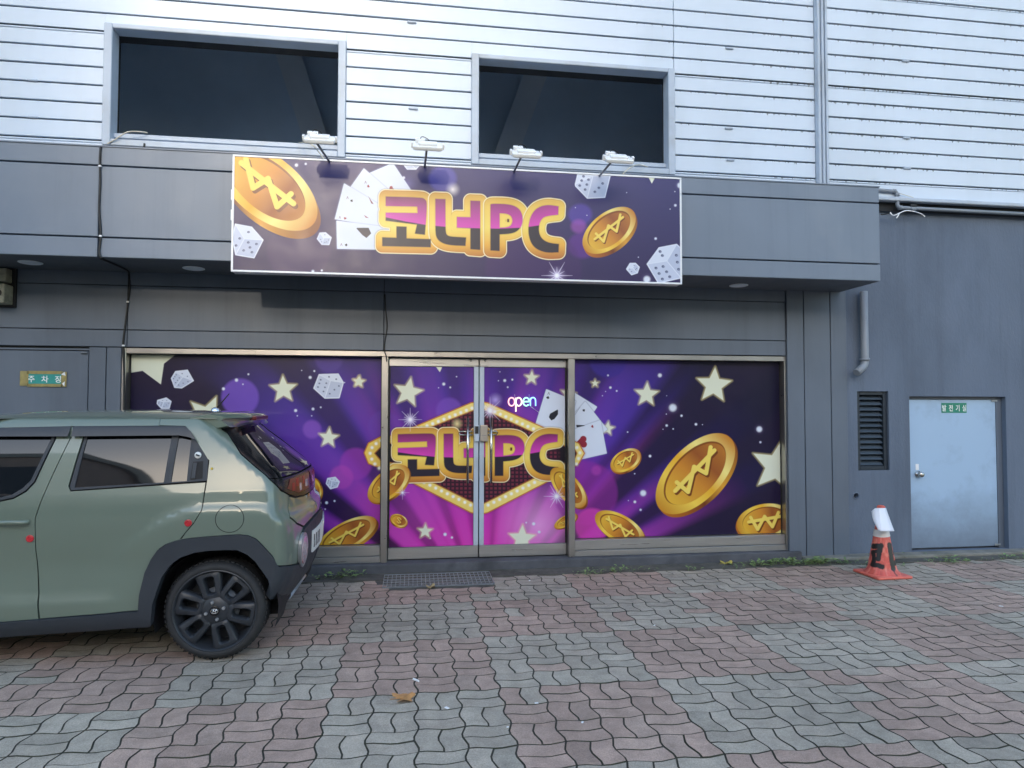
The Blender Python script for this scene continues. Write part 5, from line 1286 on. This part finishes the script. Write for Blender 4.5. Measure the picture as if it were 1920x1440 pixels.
# ================================================================== things on and around the shop
# --- sign box
SX0, SX1, SZ0, SZ1, SY = -1.507, 2.412, 2.697, 3.678, 5.88
SG = empty('shop_sign', ((SX0+SX1)/2, SY, SZ0), 'wide purple sign box with gold lettering, coins, cards and dice on the canopy', 'sign')
sign_img = make_image('sign_print', SX0, SX1, SZ0, SZ1, SY, 1900, art_sign)
M_sign = print_mat('printed_sign_face', sign_img, .36, .5, dim=.9)
B = MB(); B.box(SX0, SX1, SY+.012, YC-.004, SZ0, SZ1, b=.004); B.build('sign_box', M_white, SG)
print_panel('sign_face', SX0+.012, SX1-.012, SZ0+.012, SZ1-.012, SY+.003, M_sign, SG, (SX0, SX1, SZ0, SZ1))
B = MB(); e = .014
B.box(SX0-.002, SX1+.002, SY-.003, SY+.02, SZ0-.002, SZ0+e, b=.002); B.box(SX0-.002, SX1+.002, SY-.003, SY+.02, SZ1-e, SZ1+.002, b=.002); B.box(SX0-.003, SX0+e, SY-.002, SY+.02, SZ0+e, SZ1-e, b=.002); B.box(SX1-e, SX1+.003, SY-.002, SY+.02, SZ0+e, SZ1-e, b=.002)
B.build('edge_trim', M_white, SG)
for k in range(2): B = MB(); z = 3.13+.17*k; B.box(SX0-.016, SX0-.003, SY+.015, SY+.05, z, z+.09, b=.003); B.build('side_bracket', M_white, SG)

# --- four floodlights on arms
M_fl = mat('white_flood_housing', srgb(232, 234, 234), .4, .05, 8)
M_lens = mat('flood_lens', srgb(210, 214, 210), .1, .05, 8, coat=1)
flood = [((600, 262), (621, 299), (594, 268), 'floodlight at the left end of the sign, in front of the large dark opening'),
         ((802, 275), (796, 309), (800, 281), 'floodlight second from the left, seen against the white siding'),
         ((986, 289), (962, 320), (977, 295), 'floodlight below the left end of the smaller dark opening'),
         ((1159, 299), (1121, 327), (1146, 304), 'rightmost floodlight of the four above the sign, near the printed die')]
for (hc, ba, mid, lab) in flood:
    yh = 5.46
    c = at(*hc, yh); b_ = at(*ba, SY+.06); b_.z = SZ1+.002
    E = empty('floodlight', b_, 'white '+lab, 'floodlight', 'white floodlights on arms above the shop sign')
    a_ = at(*mid, yh+.06)
    B = MB(); B.tube([b_+Vector((0, 0, -.02)), a_], .0095, 10); B.build('arm', M_grey_metal, E)
    def loc(name, boxes, M, par, bv=.004):
        B = MB()
        for q in boxes: B.box(*q, b=bv, seg=2)
        bmesh.ops.transform(B.bm, matrix=Matrix.Translation(c) @ Matrix.Rotation(R(36), 4, 'X'), verts=B.bm.verts)
        return B.build(name, M, par, smooth=40)
    H = loc('housing', [(-.118, .118, -.07, .07, -.014, .016)], M_fl, E, .008)
    loc('rear_cover', [(-.075, .075, -.045, .045, .014, .034)], M_fl, H, .006)
    loc('lens', [(-.10, .10, -.058, .058, -.018, -.013)], M_lens, H, .001)
    loc('end_bracket', [(-.134, -.116, -.02, .02, -.012, .03)], M_fl, H, .003); loc('end_bracket', [(.116, .134, -.02, .02, -.012, .03)], M_fl, H, .003)
    loc('driver_box', [(-.10, -.02, .03, .08, .017, .045)], M_fl, E, .005)
    B = MB(); B.tube(spline([c+Vector((-.07, .03, .035)), c+Vector((-.05, .02, .085)), c+Vector((.0, .02, .07)), c+Vector((.03, .03, .03))], 5), .0032, 6); B.build('loop_wire', M_gasket, E)

# --- cables
def cable(name, label, P, r, M, cat='cable', group=None, clips=(), n=6):
    P = [Vector(p) for p in P]; B = MB(); B.tube(spline(P, n), r, 8); o = B.build(name, M, None); tag(o, label, cat, group)
    for c in clips: q = MB(); q.box(c[0]-.011, c[0]+.011, c[1]-.014, c[1], c[2]-.007, c[2]+.007, b=.002); q.build('cable_clip', M_white, o)
    return o
yf, yw = YC-.008, YW-.008
pa = lambda x, y, Y: at(x, y, Y)
kn = [pa(189, 275, yf), pa(187, 300, yf), pa(188, 340, yf), pa(186, 390, yf), pa(189, 440, yf), pa(186, 470, yf), pa(189, 484, yf-.002)]
e0 = gnd(192, 486, CZ0-.006); kn += [e0, gnd(215, 496, CZ0-.008), gnd(238, 507, CZ0-.010), pa(242, 516, yw), pa(243, 540, yw), pa(240, 565, yw), pa(236, 600, yw), pa(231, 640, yw), pa(231, 660, yw), pa(233, 710, yw), pa(232, 800, yw)]
cable('black_cable', 'black cable running down the canopy seam and the wall left of the shop window', kn, .0085, M_black, clips=[tuple(pa(188, 312, yf-.004)), tuple(pa(189, 443, yf-.004)), tuple(pa(240, 566, yw-.004)), tuple(pa(232, 648, yw-.004))])
cable('grey_cable', 'thin dark cable hanging down the panel seam to the left door frame', [pa(722, 552, yw), pa(723, 580, yw), pa(726, 612, yw), pa(722, 640, yw), pa(721, 656, yw-.004), pa(724, 668, yw-.006), pa(725, 678, yw-.004)], .0055, M_black)
cable('beige_cable', 'beige cable drooping over the sill of the large dark opening', [pa(196, 272, YS-.02), pa(215, 262, YS-.05), pa(238, 248, YS-.05), pa(262, 247, YS-.03), pa(276, 249, YS+.03)], .006, mat('beige_cable_sheath', srgb(196, 190, 172), .5))
cable('beige_cable', 'pale cable curving from the smaller opening down to the sign top', [pa(1168, 326, SY+.1), pa(1182, 314, SY+.25), pa(1198, 309, YS-.05), pa(1215, 313, YS+.02)], .0055, MATS['beige_cable_sheath'])
cable('white_cable', 'pale wire slanting beside the leftmost floodlight', [pa(607, 298, SY+.06), pa(597, 284, SY+.02), pa(586, 272, SY-.05), pa(574, 267, SY+.2), pa(560, 268, YS-.04)], .005, MATS['beige_cable_sheath'])
o = cable('black_wire_end', 'frayed black cable end sticking up above the canopy', [pa(268, 284, YC+.1), pa(270, 276, YC+.1), pa(271, 269, YC+.1)], .009, M_black)
for dx in (-4, 4): B = MB(); B.tube([pa(269, 276, YC+.1), pa(268+dx, 282, YC+.1)], .006, 6); B.build('strand', M_black, o)

# --- conduit, drain pipe, loose wires
M_pipe = mat('grey_painted_pipe', srgb(134, 142, 152), .4, .08, 5)
yq = YW-.07
def pipe(name, label, P, r, M, cat, joints=()):
    B = MB(); B.tube(P, r, 14); o = B.build(name, M, None); tag(o, label, cat)
    for a, b_ in joints: q = MB(); q.tube([a, b_], r*1.28, 14); q.build('pipe_joint', M, o)
    return o
def bend(P, rr=.05, n=5):
    P = [Vector(p) for p in P]; out = [P[0]]
    for a, b_, c in zip(P[:-2], P[1:-1], P[2:]):
        u, v = (a-b_).normalized(), (c-b_).normalized(); r_ = min(rr, (a-b_).length*.45, (c-b_).length*.45); s_, e_ = b_+u*r_, b_+v*r_
        for k in range(n+1): t = k/n; out.append(s_*(1-t)**2+b_*2*t*(1-t)+e_*t*t)
    out.append(P[-1]); return out
a, b_, c, d = pa(1645, 353, yq), pa(1682, 359, yq), pa(1683, 389, yq), pa(1960, 403, yq)
c.x = b_.x; a.z = b_.z+.004
pipe('conduit_pipe', 'grey conduit pipe stepping down from the canopy and along the plaster wall', bend([a, b_, c, d], .045), .019, M_pipe, 'pipe', [(b_+Vector((-.05, 0, 0)), b_+Vector((-.02, 0, 0))), (b_+Vector((0, 0, -.02)), b_+Vector((0, 0, -.05))), (c+Vector((.02, 0, 0)), c+Vector((.05, 0, -.002))), (pa(1706, 391, yq), pa(1716, 391.5, yq))])
o = tag(MB().box(pa(1704, 385, yq).x, pa(1716, 385, yq).x, yq-.03, YW+.005, pa(1710, 388, yq).z, pa(1710, 384, yq).z, b=.003).build('pipe_bracket', M_black), 'small dark bracket holding the conduit pipe to the plaster wall', 'bracket')
cable('loose_wire', 'white stripped wire ends hanging by the conduit under the siding', [pa(1669, 398, yq-.02), pa(1675, 404, yq-.03), pa(1688, 399, yq-.04), pa(1699, 395, yq-.04), pa(1715, 397, yq-.03), pa(1727, 401, yq-.02), pa(1734, 406, yq)], .0058, M_white)
cable('loose_wire', 'short white wire stub forking down below the conduit', [pa(1687, 399, yq-.04), pa(1684, 404, yq-.04), pa(1681, 409, yq-.04)], .0065, M_white)
cable('black_wire_end', 'short black wire ends beside the canopy corner below the conduit', [pa(1652, 402.5, yq), pa(1660, 401.5, yq-.01), pa(1667, 400, yq-.02)], .006, M_black)
cable('thin_wire', 'thin stray wire slanting from the conduit elbow to the siding foot', [pa(1685, 362, yq), pa(1705, 368, yq), pa(1720, 373, yq+.02), pa(1735, 376, YW-.02)], .0035, MATS['beige_cable_sheath'])
dx_ = pa(1622, 600, YW-.075).x; yp = YW-.06
dt, db = CZ0+.005, pa(1622, 685, yp).z
pipe('drain_pipe', 'grey painted drain pipe with a bent end under the canopy corner', bend([(dx_, yp, dt), (dx_, yp, db), pa(1606, 699, yp-.035)], .05), .039, M_pipe, 'pipe', [((dx_, yp, db+.075), (dx_, yp, db+.05))])

# --- plaques
M_gsign = mat('green_plaque', srgb(24, 128, 106), .35, .08, 6)
M_gsign2 = mat('teal_plaque', srgb(52, 150, 142), .4, .12, 9)
M_letter = mat('white_lettering', srgb(236, 240, 238), .4)
M_tape = mat('yellowed_tape', srgb(150, 138, 88), .45, .2, 14, stain=srgb(186, 166, 96), stain_k=.6, stain_scale=20)
def plaque(name, label, x0, x1, z0, z1, y, M, txt, size, sx=1.0):
    B = MB(); B.box(x0, x1, y-.004, y-.0002, z0, z1, b=.001); o = B.build(name, M, None, org=((x0+x1)/2, y, (z0+z1)/2)); tag(o, label, 'door sign')
    n_ = len(txt)
    for k, ch in enumerate(txt):
        me = text_mesh(ch, size, 'letter'); me.materials.append(M_letter)
        xs_ = [v.co.x for v in me.vertices]; zs_ = [v.co.y for v in me.vertices]
        ox, oz = (min(xs_)+max(xs_))/2, (min(zs_)+max(zs_))/2
        for v in me.vertices: v.co = ((v.co.x-ox)*sx, -.0052-v.co.z, v.co.y-oz)
        l_ = bpy.data.objects.new('letter', me); COL.objects.link(l_); l_.parent = o
        l_.location = ((k-(n_-1)/2)*(x1-x0)*.80/(n_-1)*1.0, 0, -.002)
    return o
P1 = plaque('door_sign', 'teal three-character plaque held with yellowed tape on the grey steel door', -3.424, -3.144, 1.778, 1.866, YW+.0, M_gsign2, '주차장', .066)
for v in P1.children:
    pass
TP = [(-3.485, -3.424, 1.76, 1.892), (-3.144, -3.108, 1.752, 1.888), (-3.424, -3.144, 1.866, 1.894), (-3.424, -3.144, 1.752, 1.778)]
for q in TP:
    B = MB(); B.box(q[0]-.004, q[1]+.004, YW-.0062, YW-.0045, q[2], q[3]); o = B.build('tape_strip', M_tape, P1)
B = MB(); B.prism([(-3.15, YW-.008, 1.862), (-3.118, YW-.012, 1.888), (-3.112, YW-.009, 1.852)], (0, .002, 0)); B.prism([(-3.14, YW-.008, 1.782), (-3.115, YW-.012, 1.80), (-3.12, YW-.009, 1.755)], (0, .002, 0)); o = B.build('tape_curl', M_white, P1); o['kind'] = 'stuff'
pz0, pz1 = at(1790, 774, yd).z, at(1790, 755.5, yd).z
plaque('door_sign', 'green four-character plaque at the top of the pale blue metal door', at(1765, 765, yd).x, at(1812, 765, yd).x, pz0, pz1, yd, M_gsign, '발전기실', .076, .78)

# --- neon word
cols = [((1, .42, .46), 'o'), ((1, .84, .62), 'p'), ((.36, .95, .66), 'e'), ((.30, .62, 1), 'n')]
NE = empty('neon_sign', at(978, 752, YG-.03), 'small lit neon word in rainbow colours hanging on the right glass door', 'neon sign')
N7 = lambda x, y: at(840+x/7.2, 700+y/7.2, YG-.03)
strokes = [[[(858+42*math.cos(t), 384+55*math.sin(t)) for t in np.linspace(0, 2*math.pi, 25)]],
           [[(916, 518), (916, 330)], [(918+(0 if False else 0), 384)]+[(955+40*math.cos(t), 384+55*math.sin(t)) for t in np.linspace(math.pi, 3*math.pi, 25)]],
           [[(1018, 382), (1096, 382)]+[(1056+41*math.cos(t), 384-55*math.sin(t)) for t in np.linspace(.05, 5.6, 22)]],
           [[(1112, 440), (1112, 330)], [(1112, 380)]+[(1147+35*math.cos(t), 372-45*math.sin(t)) for t in np.linspace(math.pi, 0, 14)]+[(1183, 440)]]]
for (cc, nm), st in zip(cols, strokes):
    M_n = mat('neon_glow_'+nm, cc, .4, emit=cc, es=.36)
    B = MB()
    for s_ in st: B.tube([N7(*p) for p in s_], .0068, 8)
    B.build('neon_letter', M_n, NE)
B = MB(); B.tube([N7(1112, 445), N7(1160, 480), N7(1228, 528)], .0016, 5); B.tube([N7(905, 330), N7(900, 285)], .0012, 5); B.tube([N7(1095, 330), N7(1095, 285)], .0012, 5); o = B.build('lead_wire', M_white, NE); o['kind'] = 'stuff'

# --- grey box high on the wall at the left edge
p0, p1 = at(-16, 502, YW-.1), at(15, 570, YW-.1)
UB = empty('wall_unit', (p0.x, YW, p1.z), 'weathered pale two-part unit on the wall under the canopy at the left edge', 'wall unit')
zm = (p0.z+p1.z)/2
M_unit = mat('weathered_unit', srgb(150, 150, 134), .6, .25, 12, stain=srgb(60, 64, 58), stain_k=.8, stain_scale=8)
B = MB(); B.box(p0.x, p1.x-.012, YW-.12, YW-.002, zm+.035, p0.z, b=.012, seg=2); B.build('upper_housing', M_unit, UB)
B = MB(); B.box(p0.x, p1.x, YW-.16, YW-.002, p1.z, zm+.015, b=.015, seg=2); LH = B.build('lower_housing', M_unit, UB)
B = MB(); B.lathe([(.03, 0), (.03, -.006), (.02, -.004), (.001, -.003)], (p1.x-.05, YW-.16, p1.z+.09), 'Y', 18); B.build('lens', M_gasket, LH)
B = MB(); B.box(p0.x, p1.x+.02, YW-.03, YW-.001, p1.z-.02, p0.z+.02, b=.004); B.build('back_plate', M_shell, UB)

# --- drain grate
gx0, gx1, gy0, gy1 = -.262, .722, 6.06, 6.50
GT = empty('drain_grate', (gx0, gy0, 0), 'galvanised steel drain grate set in the paving in front of the doors', 'drain grate')
B = MB(); B.box(gx0, gx1, gy0, gy1, -.0059, -.003); B.build('pit_shade_sheet', M_shell, GT)  # thin black sheet, stands in for the darkness of a deep pit
for q in ((gx0, gx1, gy0, gy0+.006), (gx0, gx1, gy1-.006, gy1), (gx0, gx0+.006, gy0+.007, gy1-.007), (gx1-.006, gx1, gy0+.007, gy1-.007)):
    B = MB(); B.box(q[0], q[1], q[2], q[3], -.002, .014, b=.001); B.build('rim_bar', M_galv, GT)
for k in range(1, 5):
    y = gy0+(gy1-gy0)*k/5; B = MB(); B.box(gx0+.007, gx1-.007, y-.0025, y+.0025, -.002, .012); B.build('bearing_bar', M_galv, GT)
for k in range(1, 26):
    x = gx0+(gx1-gx0)*k/26; B = MB(); B.box(x-.003, x+.003, gy0+.007, gy1-.007, -.004, .0085); B.build('cross_bar', M_galv, GT)

# --- traffic cone
cc = gnd(1661, 1081); CX_, CY_ = cc.x, cc.y+.05
M_cone = mat('faded_orange_cone', srgb(222, 112, 96), .45, .1, 5, stain=srgb(190, 84, 74), stain_k=.7, stain_scale=6)
CN = empty('traffic_cone', (CX_, CY_, 0), 'faded orange traffic cone with black sprayed characters and a pale collar', 'traffic cone')
def cone_r(z): return .128-.100*(z-.045)/(.60-.045)
Hc = 0.655
B = MB(); bx_ = .178
rotz = Matrix.Rotation(R(1), 4, 'Z')
B.box(CX_-bx_, CX_+bx_, CY_-bx_, CY_+bx_, .002, .028, b=.012, seg=3, rot=rotz); B.build('base', M_cone, CN, smooth=40)
prof = [(.160, .0275), (.156, .038), (.140, .046), (.1325, .060)]+[(cone_r(z), z) for z in np.linspace(.075, .60, 22)]
NA = 96
def cone_art():
    wz, wa = 512, 1024
    zz = .06+(np.arange(wz)+.5)/wz*.54; aa = (np.arange(wa)+.5)/wa*2*math.pi
    A_, Z_ = np.meshgrid(aa, zz); rr = cone_r(Z_)
    P = np.stack([CX_+rr*np.cos(A_), CY_+rr*np.sin(A_), Z_-CAM_H], -1); d = P@np.array(FW)
    U = (960+CAM_F*(P@np.array(RT))/d).astype(np.float32); V = (720-CAM_F*(P@np.array(UP))/d).astype(np.float32)
    front = ((np.cos(A_)*-P[..., 0]+np.sin(A_)*-P[..., 1]) > 0)
    Z6 = lambda x, y: (1560+x/7.578, 920+y/7.578)
    im = np.zeros((wz, wa, 3), np.float32); base = np.array(srgb(206, 92, 80)); im[:] = base
    nn = vnoise(A_*60, Z_*400, 6, 5)*.6+vnoise(A_*200, Z_*1200, 6, 6)*.4
    im *= (.82+.4*nn)[..., None]
    fade = np.clip(vnoise(A_*30, Z_*120, 5, 9)*1.6-.75, 0, .45)[..., None]; im = im*(1-fade)+np.array(srgb(236, 150, 130))*fade
    S = [([(590, 790), (700, 785), (690, 800), (670, 880), (655, 970)], 62), ([(585, 870), (600, 960), (585, 1050)], 52), ([(575, 1050), (650, 1060), (715, 1085)], 56), ([(600, 870), (690, 850)], 44),
         ([(815, 765), (835, 900), (855, 1040), (872, 1110)], 52), ([(860, 1050), (905, 1020), (930, 1010)], 58), ([(885, 860), (895, 900)], 40), ([(875, 1100), (876, 1140)], 22)]
    m = np.zeros(U.shape, np.float32)
    for P_, w in S:
        P_ = [Z6(*p) for p in P_]; d_ = np.full(U.shape, 1e9, np.float32)
        for p, q in zip(P_[:-1], P_[1:]): d_ = np.minimum(d_, seg_d(U, V, p, q))
        d_ = d_-w*1.25/7.578/2+(nn-.5)*1.5; m = np.maximum(m, np.clip(.5-d_/1.6, 0, 1))
    m *= front; im = im*(1-m[..., None])+np.array((.012, .011, .012))*m[..., None]
    g = np.where(im <= .0031308, im*12.92, 1.055*np.power(np.maximum(im, 1e-6), 1/2.4)-.055)
    img = bpy.data.images.new('cone_print', wa, wz, alpha=False); a = np.ones((wz, wa, 4), np.float32); a[..., :3] = g; img.pixels.foreach_set(a.ravel()); img.pack(); return img
M_coneb = print_mat('sprayed_cone', cone_art(), .42, dim=1.0)
V_, F_, UVs = [], [], []
for r_, z in prof:
    for k in range(NA): a = 2*math.pi*k/NA; V_.append((r_*math.cos(a), r_*math.sin(a), z))
for i in range(len(prof)-1):
    for k in range(NA):
        F_.append((i*NA+k, i*NA+(k+1) % NA, (i+1)*NA+(k+1) % NA, (i+1)*NA+k))
        v0, v1 = (prof[i][1]-.06)/.54, (prof[i+1][1]-.06)/.54; u0, u1 = k/NA, (k+1)/NA; UVs += [(u0, v0), (u1, v0), (u1, v1), (u0, v1)]
me = bpy.data.meshes.new('cone_body'); me.from_pydata(V_, [], F_); me.materials.append(M_coneb); uvl = me.uv_layers.new(name='UVMap')
for k, uv in enumerate(UVs): uvl.data[k].uv = uv
for p in me.polygons: p.use_smooth = True
o = bpy.data.objects.new('cone_body', me); COL.objects.link(o); o.parent = CN; o['ofs'] = tuple(CN.location)
B = MB(); B.lathe([(cone_r(.60), .60), (.030, .606), (.030, .64), (.026, .652), (.016, .655), (.014, .64)], (CX_, CY_, 0), 'Z', 24); B.build('tip', M_cone, CN, smooth=40)
for k in range(10):
    a = 2*math.pi*k/10; B = MB(); B.box(CX_+.030*math.cos(a)-.004, CX_+.030*math.cos(a)+.004, CY_+.030*math.sin(a)-.004, CY_+.030*math.sin(a)+.004, .612, .648, b=.001); B.build('tip_rib', M_cone, CN)
B = MB(); n_ = 48; ra, rb = [], []
for k in range(n_):
    a = 2*math.pi*k/n_; t = .012*math.cos(a-.6)
    z0_, z1_ = .372+t*.6, .432+t*.2; ra.append(B.bm.verts.new((CX_+(cone_r(z0_)+.004)*math.cos(a), CY_+(cone_r(z0_)+.004)*math.sin(a), z0_))); rb.append(B.bm.verts.new((CX_+(cone_r(z1_)+.004)*math.cos(a), CY_+(cone_r(z1_)+.004)*math.sin(a), z1_)))
for k in range(n_): B.bm.faces.new((ra[k], ra[(k+1) % n_], rb[(k+1) % n_], rb[k]))
B.build('collar', mat('pale_collar', srgb(216, 212, 206), .5, .06, 8), CN, smooth=60)
# folded paper sheet leaning on the cone
Z6 = lambda x, y, Y: at(1560+x/7.578, 920+y/7.578, Y)
yp0 = CY_-.085
L_ = [Z6(560, 290, yp0+.05), Z6(575, 380, yp0+.02), Z6(605, 460, yp0-.01), Z6(660, 572, yp0-.04)]
Mi = [Z6(668, 248, yp0+.0), Z6(680, 360, yp0-.02), Z6(690, 460, yp0-.04), Z6(705, 578, yp0-.06)]
Rr = [Z6(765, 245, yp0+.03), Z6(805, 360, yp0+.0), Z6(845, 470, yp0-.03), Z6(885, 575, yp0-.05)]
B = MB()
def strip(cols_):
    g = []
    for c_ in cols_: g.append([B.bm.verts.new(p) for p in spline(c_, 4)])
    for a_, b__ in zip(g[:-1], g[1:]):
        for k in range(len(a_)-1): B.bm.faces.new((a_[k], b__[k], b__[k+1], a_[k+1]))
top_l = Z6(590, 258, yp0+.04)
mid2 = [a_.lerp(b__, .5)+Vector((0, -.006, 0)) for a_, b__ in zip(Mi, Rr)]
mid1 = [a_.lerp(b__, .5)+Vector((0, -.004, 0)) for a_, b__ in zip(L_, Mi)]; mid1[0] = Z6(612, 250, yp0+.025)
strip([L_, mid1, Mi, mid2, Rr])
o = B.build('paper_sheet', mat('white_paper', srgb(232, 236, 246), .7, .02, 8), None); tag(o, 'folded blank white paper sheet propped over the tip of the traffic cone', 'paper')
md = o.modifiers.new('thick', 'SOLIDIFY'); md.thickness = .0015
for p in o.data.polygons: p.use_smooth = True
o.data.set_sharp_from_angle(angle=R(25))

# --- small things on the paving
def leaf(name, label, c, size, ang, M, curl=.012, lobes=5):
    B = MB(); n_ = 44; pts = []
    for k in range(n_):
        a = 2*math.pi*k/n_; r_ = size*(.55+.45*abs(math.cos(lobes*a/2))**.8)*(1.0 if abs(a-math.pi) > .3 else .5)
        r_ *= .85+.3*random.random(); x, y = r_*math.cos(a+ang), r_*1.15*math.sin(a+ang); pts.append((c.x+x, c.y+y, .004+curl*(.5+.5*math.sin(3*a+1))*(r_/size)))
    vs_ = [B.bm.verts.new(p) for p in pts]; ce = B.bm.verts.new((c.x, c.y, .007))
    for k in range(n_): B.bm.faces.new((vs_[k], vs_[(k+1) % n_], ce))
    B.tube([(c.x, c.y, .008), (c.x-size*1.25*math.cos(ang), c.y-size*.8*math.sin(ang), .010)], .0018, 6)
    o = B.build(name, M, None, smooth=30); return tag(o, label, 'leaf')
M_dry = mat('dry_leaf', srgb(186, 136, 84), .7, .2, 40)
M_yel = mat('yellow_leaf', srgb(186, 172, 84), .6, .2, 40)
leaf('dry_leaf', 'dry tan leaf lying on the paving below the cigarette end', gnd(757, 1311), .062, .35, M_dry, .02)
leaf('dry_leaf', 'small tan leaf scrap just in front of the drain grate', gnd(808, 1103), .045, .9, mat('pale_dry_leaf', srgb(170, 150, 110), .7, .2, 40), .03)
leaf('fallen_leaf', 'yellow leaf in the weeds at the foot of the door step', gnd(1363, 1058), .07, .2, M_yel, .03)
p = gnd(781, 1275)
B = MB(); a_, b_ = gnd(775, 1273, .006), gnd(785, 1277, .006); B.tube([a_, b_], .0058, 10); o = B.build('cigarette_end', M_white, None, smooth=40); tag(o, 'white cigarette end on the reddish paving above the dry leaf', 'cigarette end')
for k, (x, y, s_, wh) in enumerate(((1006, 1319, .010, 'on the reddish paving right of the dry leaf'), (1092, 1355, .009, 'lowest on the reddish paving near the bottom of the photo'), (838, 1328, .014, 'on the grey paving just right of the dry leaf'), (952, 1364, .006, 'on the grey and red border below the dry leaf'), (993, 1089, .012, 'on the paving beside the drain grate'), (1877, 1137, .014, 'on the paving at the far right, beyond the traffic cone'), (1227, 1173, .008, 'on the paving in front of the right window'))):
    c = gnd(x, y); B = MB(); B.box(c.x-s_, c.x+s_, c.y-s_*.6, c.y+s_*.6, .001, .004, b=.001, rot=Matrix.Rotation(k*1.1, 4, 'Z')); o = B.build('litter_scrap', M_white, None); tag(o, 'tiny white scrap of litter '+wh, 'litter', 'tiny white litter scraps on the paving')
# weeds
M_weed = mat('weed_leaf', srgb(122, 146, 92), .6, .4, 30)
def weed_patch(name, label, spots, seed):
    rn = random.Random(seed); V_, F_ = [], []
    for cx_, cy_, n_, h_ in spots:
        for k in range(int(n_*.45)):
            x, y = cx_+rn.gauss(0, .085), cy_+rn.gauss(0, .03); a = rn.random()*6.28; s_ = rn.uniform(.009, .028)*h_; z = rn.uniform(.008, .045)*h_
            dx, dy = math.cos(a), math.sin(a); up_ = rn.uniform(.0, .9); b0 = len(V_)
            V_ += [(x, y, z), (x+dx*s_-dy*s_*.55, y+dy*s_+dx*s_*.55, z+s_*up_), (x+dx*2*s_, y+dy*2*s_, z+s_*up_*.9), (x+dx*s_+dy*s_*.55, y+dy*s_-dx*s_*.55, z+s_*up_)]; F_.append((b0, b0+1, b0+2, b0+3))
            if k % 3 == 0: V_ += [(x-.0012, y, 0), (x+.0012, y, 0), (x+.001, y, z), (x-.001, y, z)]; F_.append((b0+4, b0+5, b0+6, b0+7))
    me = bpy.data.meshes.new(name); me.from_pydata(V_, [], F_); me.materials.append(M_weed); o = bpy.data.objects.new(name, me); COL.objects.link(o); tag(o, label, 'weeds', kind='stuff'); return o
sp = []
rn = random.Random(5)
for x, y, n_, h_ in ((1095, 1078, 40, .8), (1110, 1074, 50, .9), (1160, 1071, 55, 1), (1200, 1070, 20, .7), (1300, 1068, 25, .8), (1390, 1063, 50, .9), (1425, 1060, 90, 1.1), (1450, 1057, 60, 1.2), (1475, 1057, 110, 1.2), (1505, 1058, 90, 1.1), (1530, 1057, 120, 1.3), (1545, 1055, 80, 1.2), (1575, 1056, 60, 1), (1590, 1055, 40, .8), (1627, 1044, 14, 1), (1640, 1060, 30, .8), (1700, 1060, 25, .8), (1745, 1056, 30, .9), (1775, 1052, 70, 1.2), (1800, 1054, 40, 1), (1720, 1040, 16, 1), (1900, 1047, 50, 1), (1870, 1050, 25, .8), (640, 1083, 40, 1.2), (655, 1080, 40, 1.4), (612, 1085, 30, 1), (680, 1078, 12, 1.3)):
    c = gnd(x, y, .01); sp.append((c.x, min(c.y, 6.56), n_, h_))
weed_patch('weeds', 'low green weeds along the foot of the wall and step', sp, 4)
# moss and sand lying in the joints near the wall
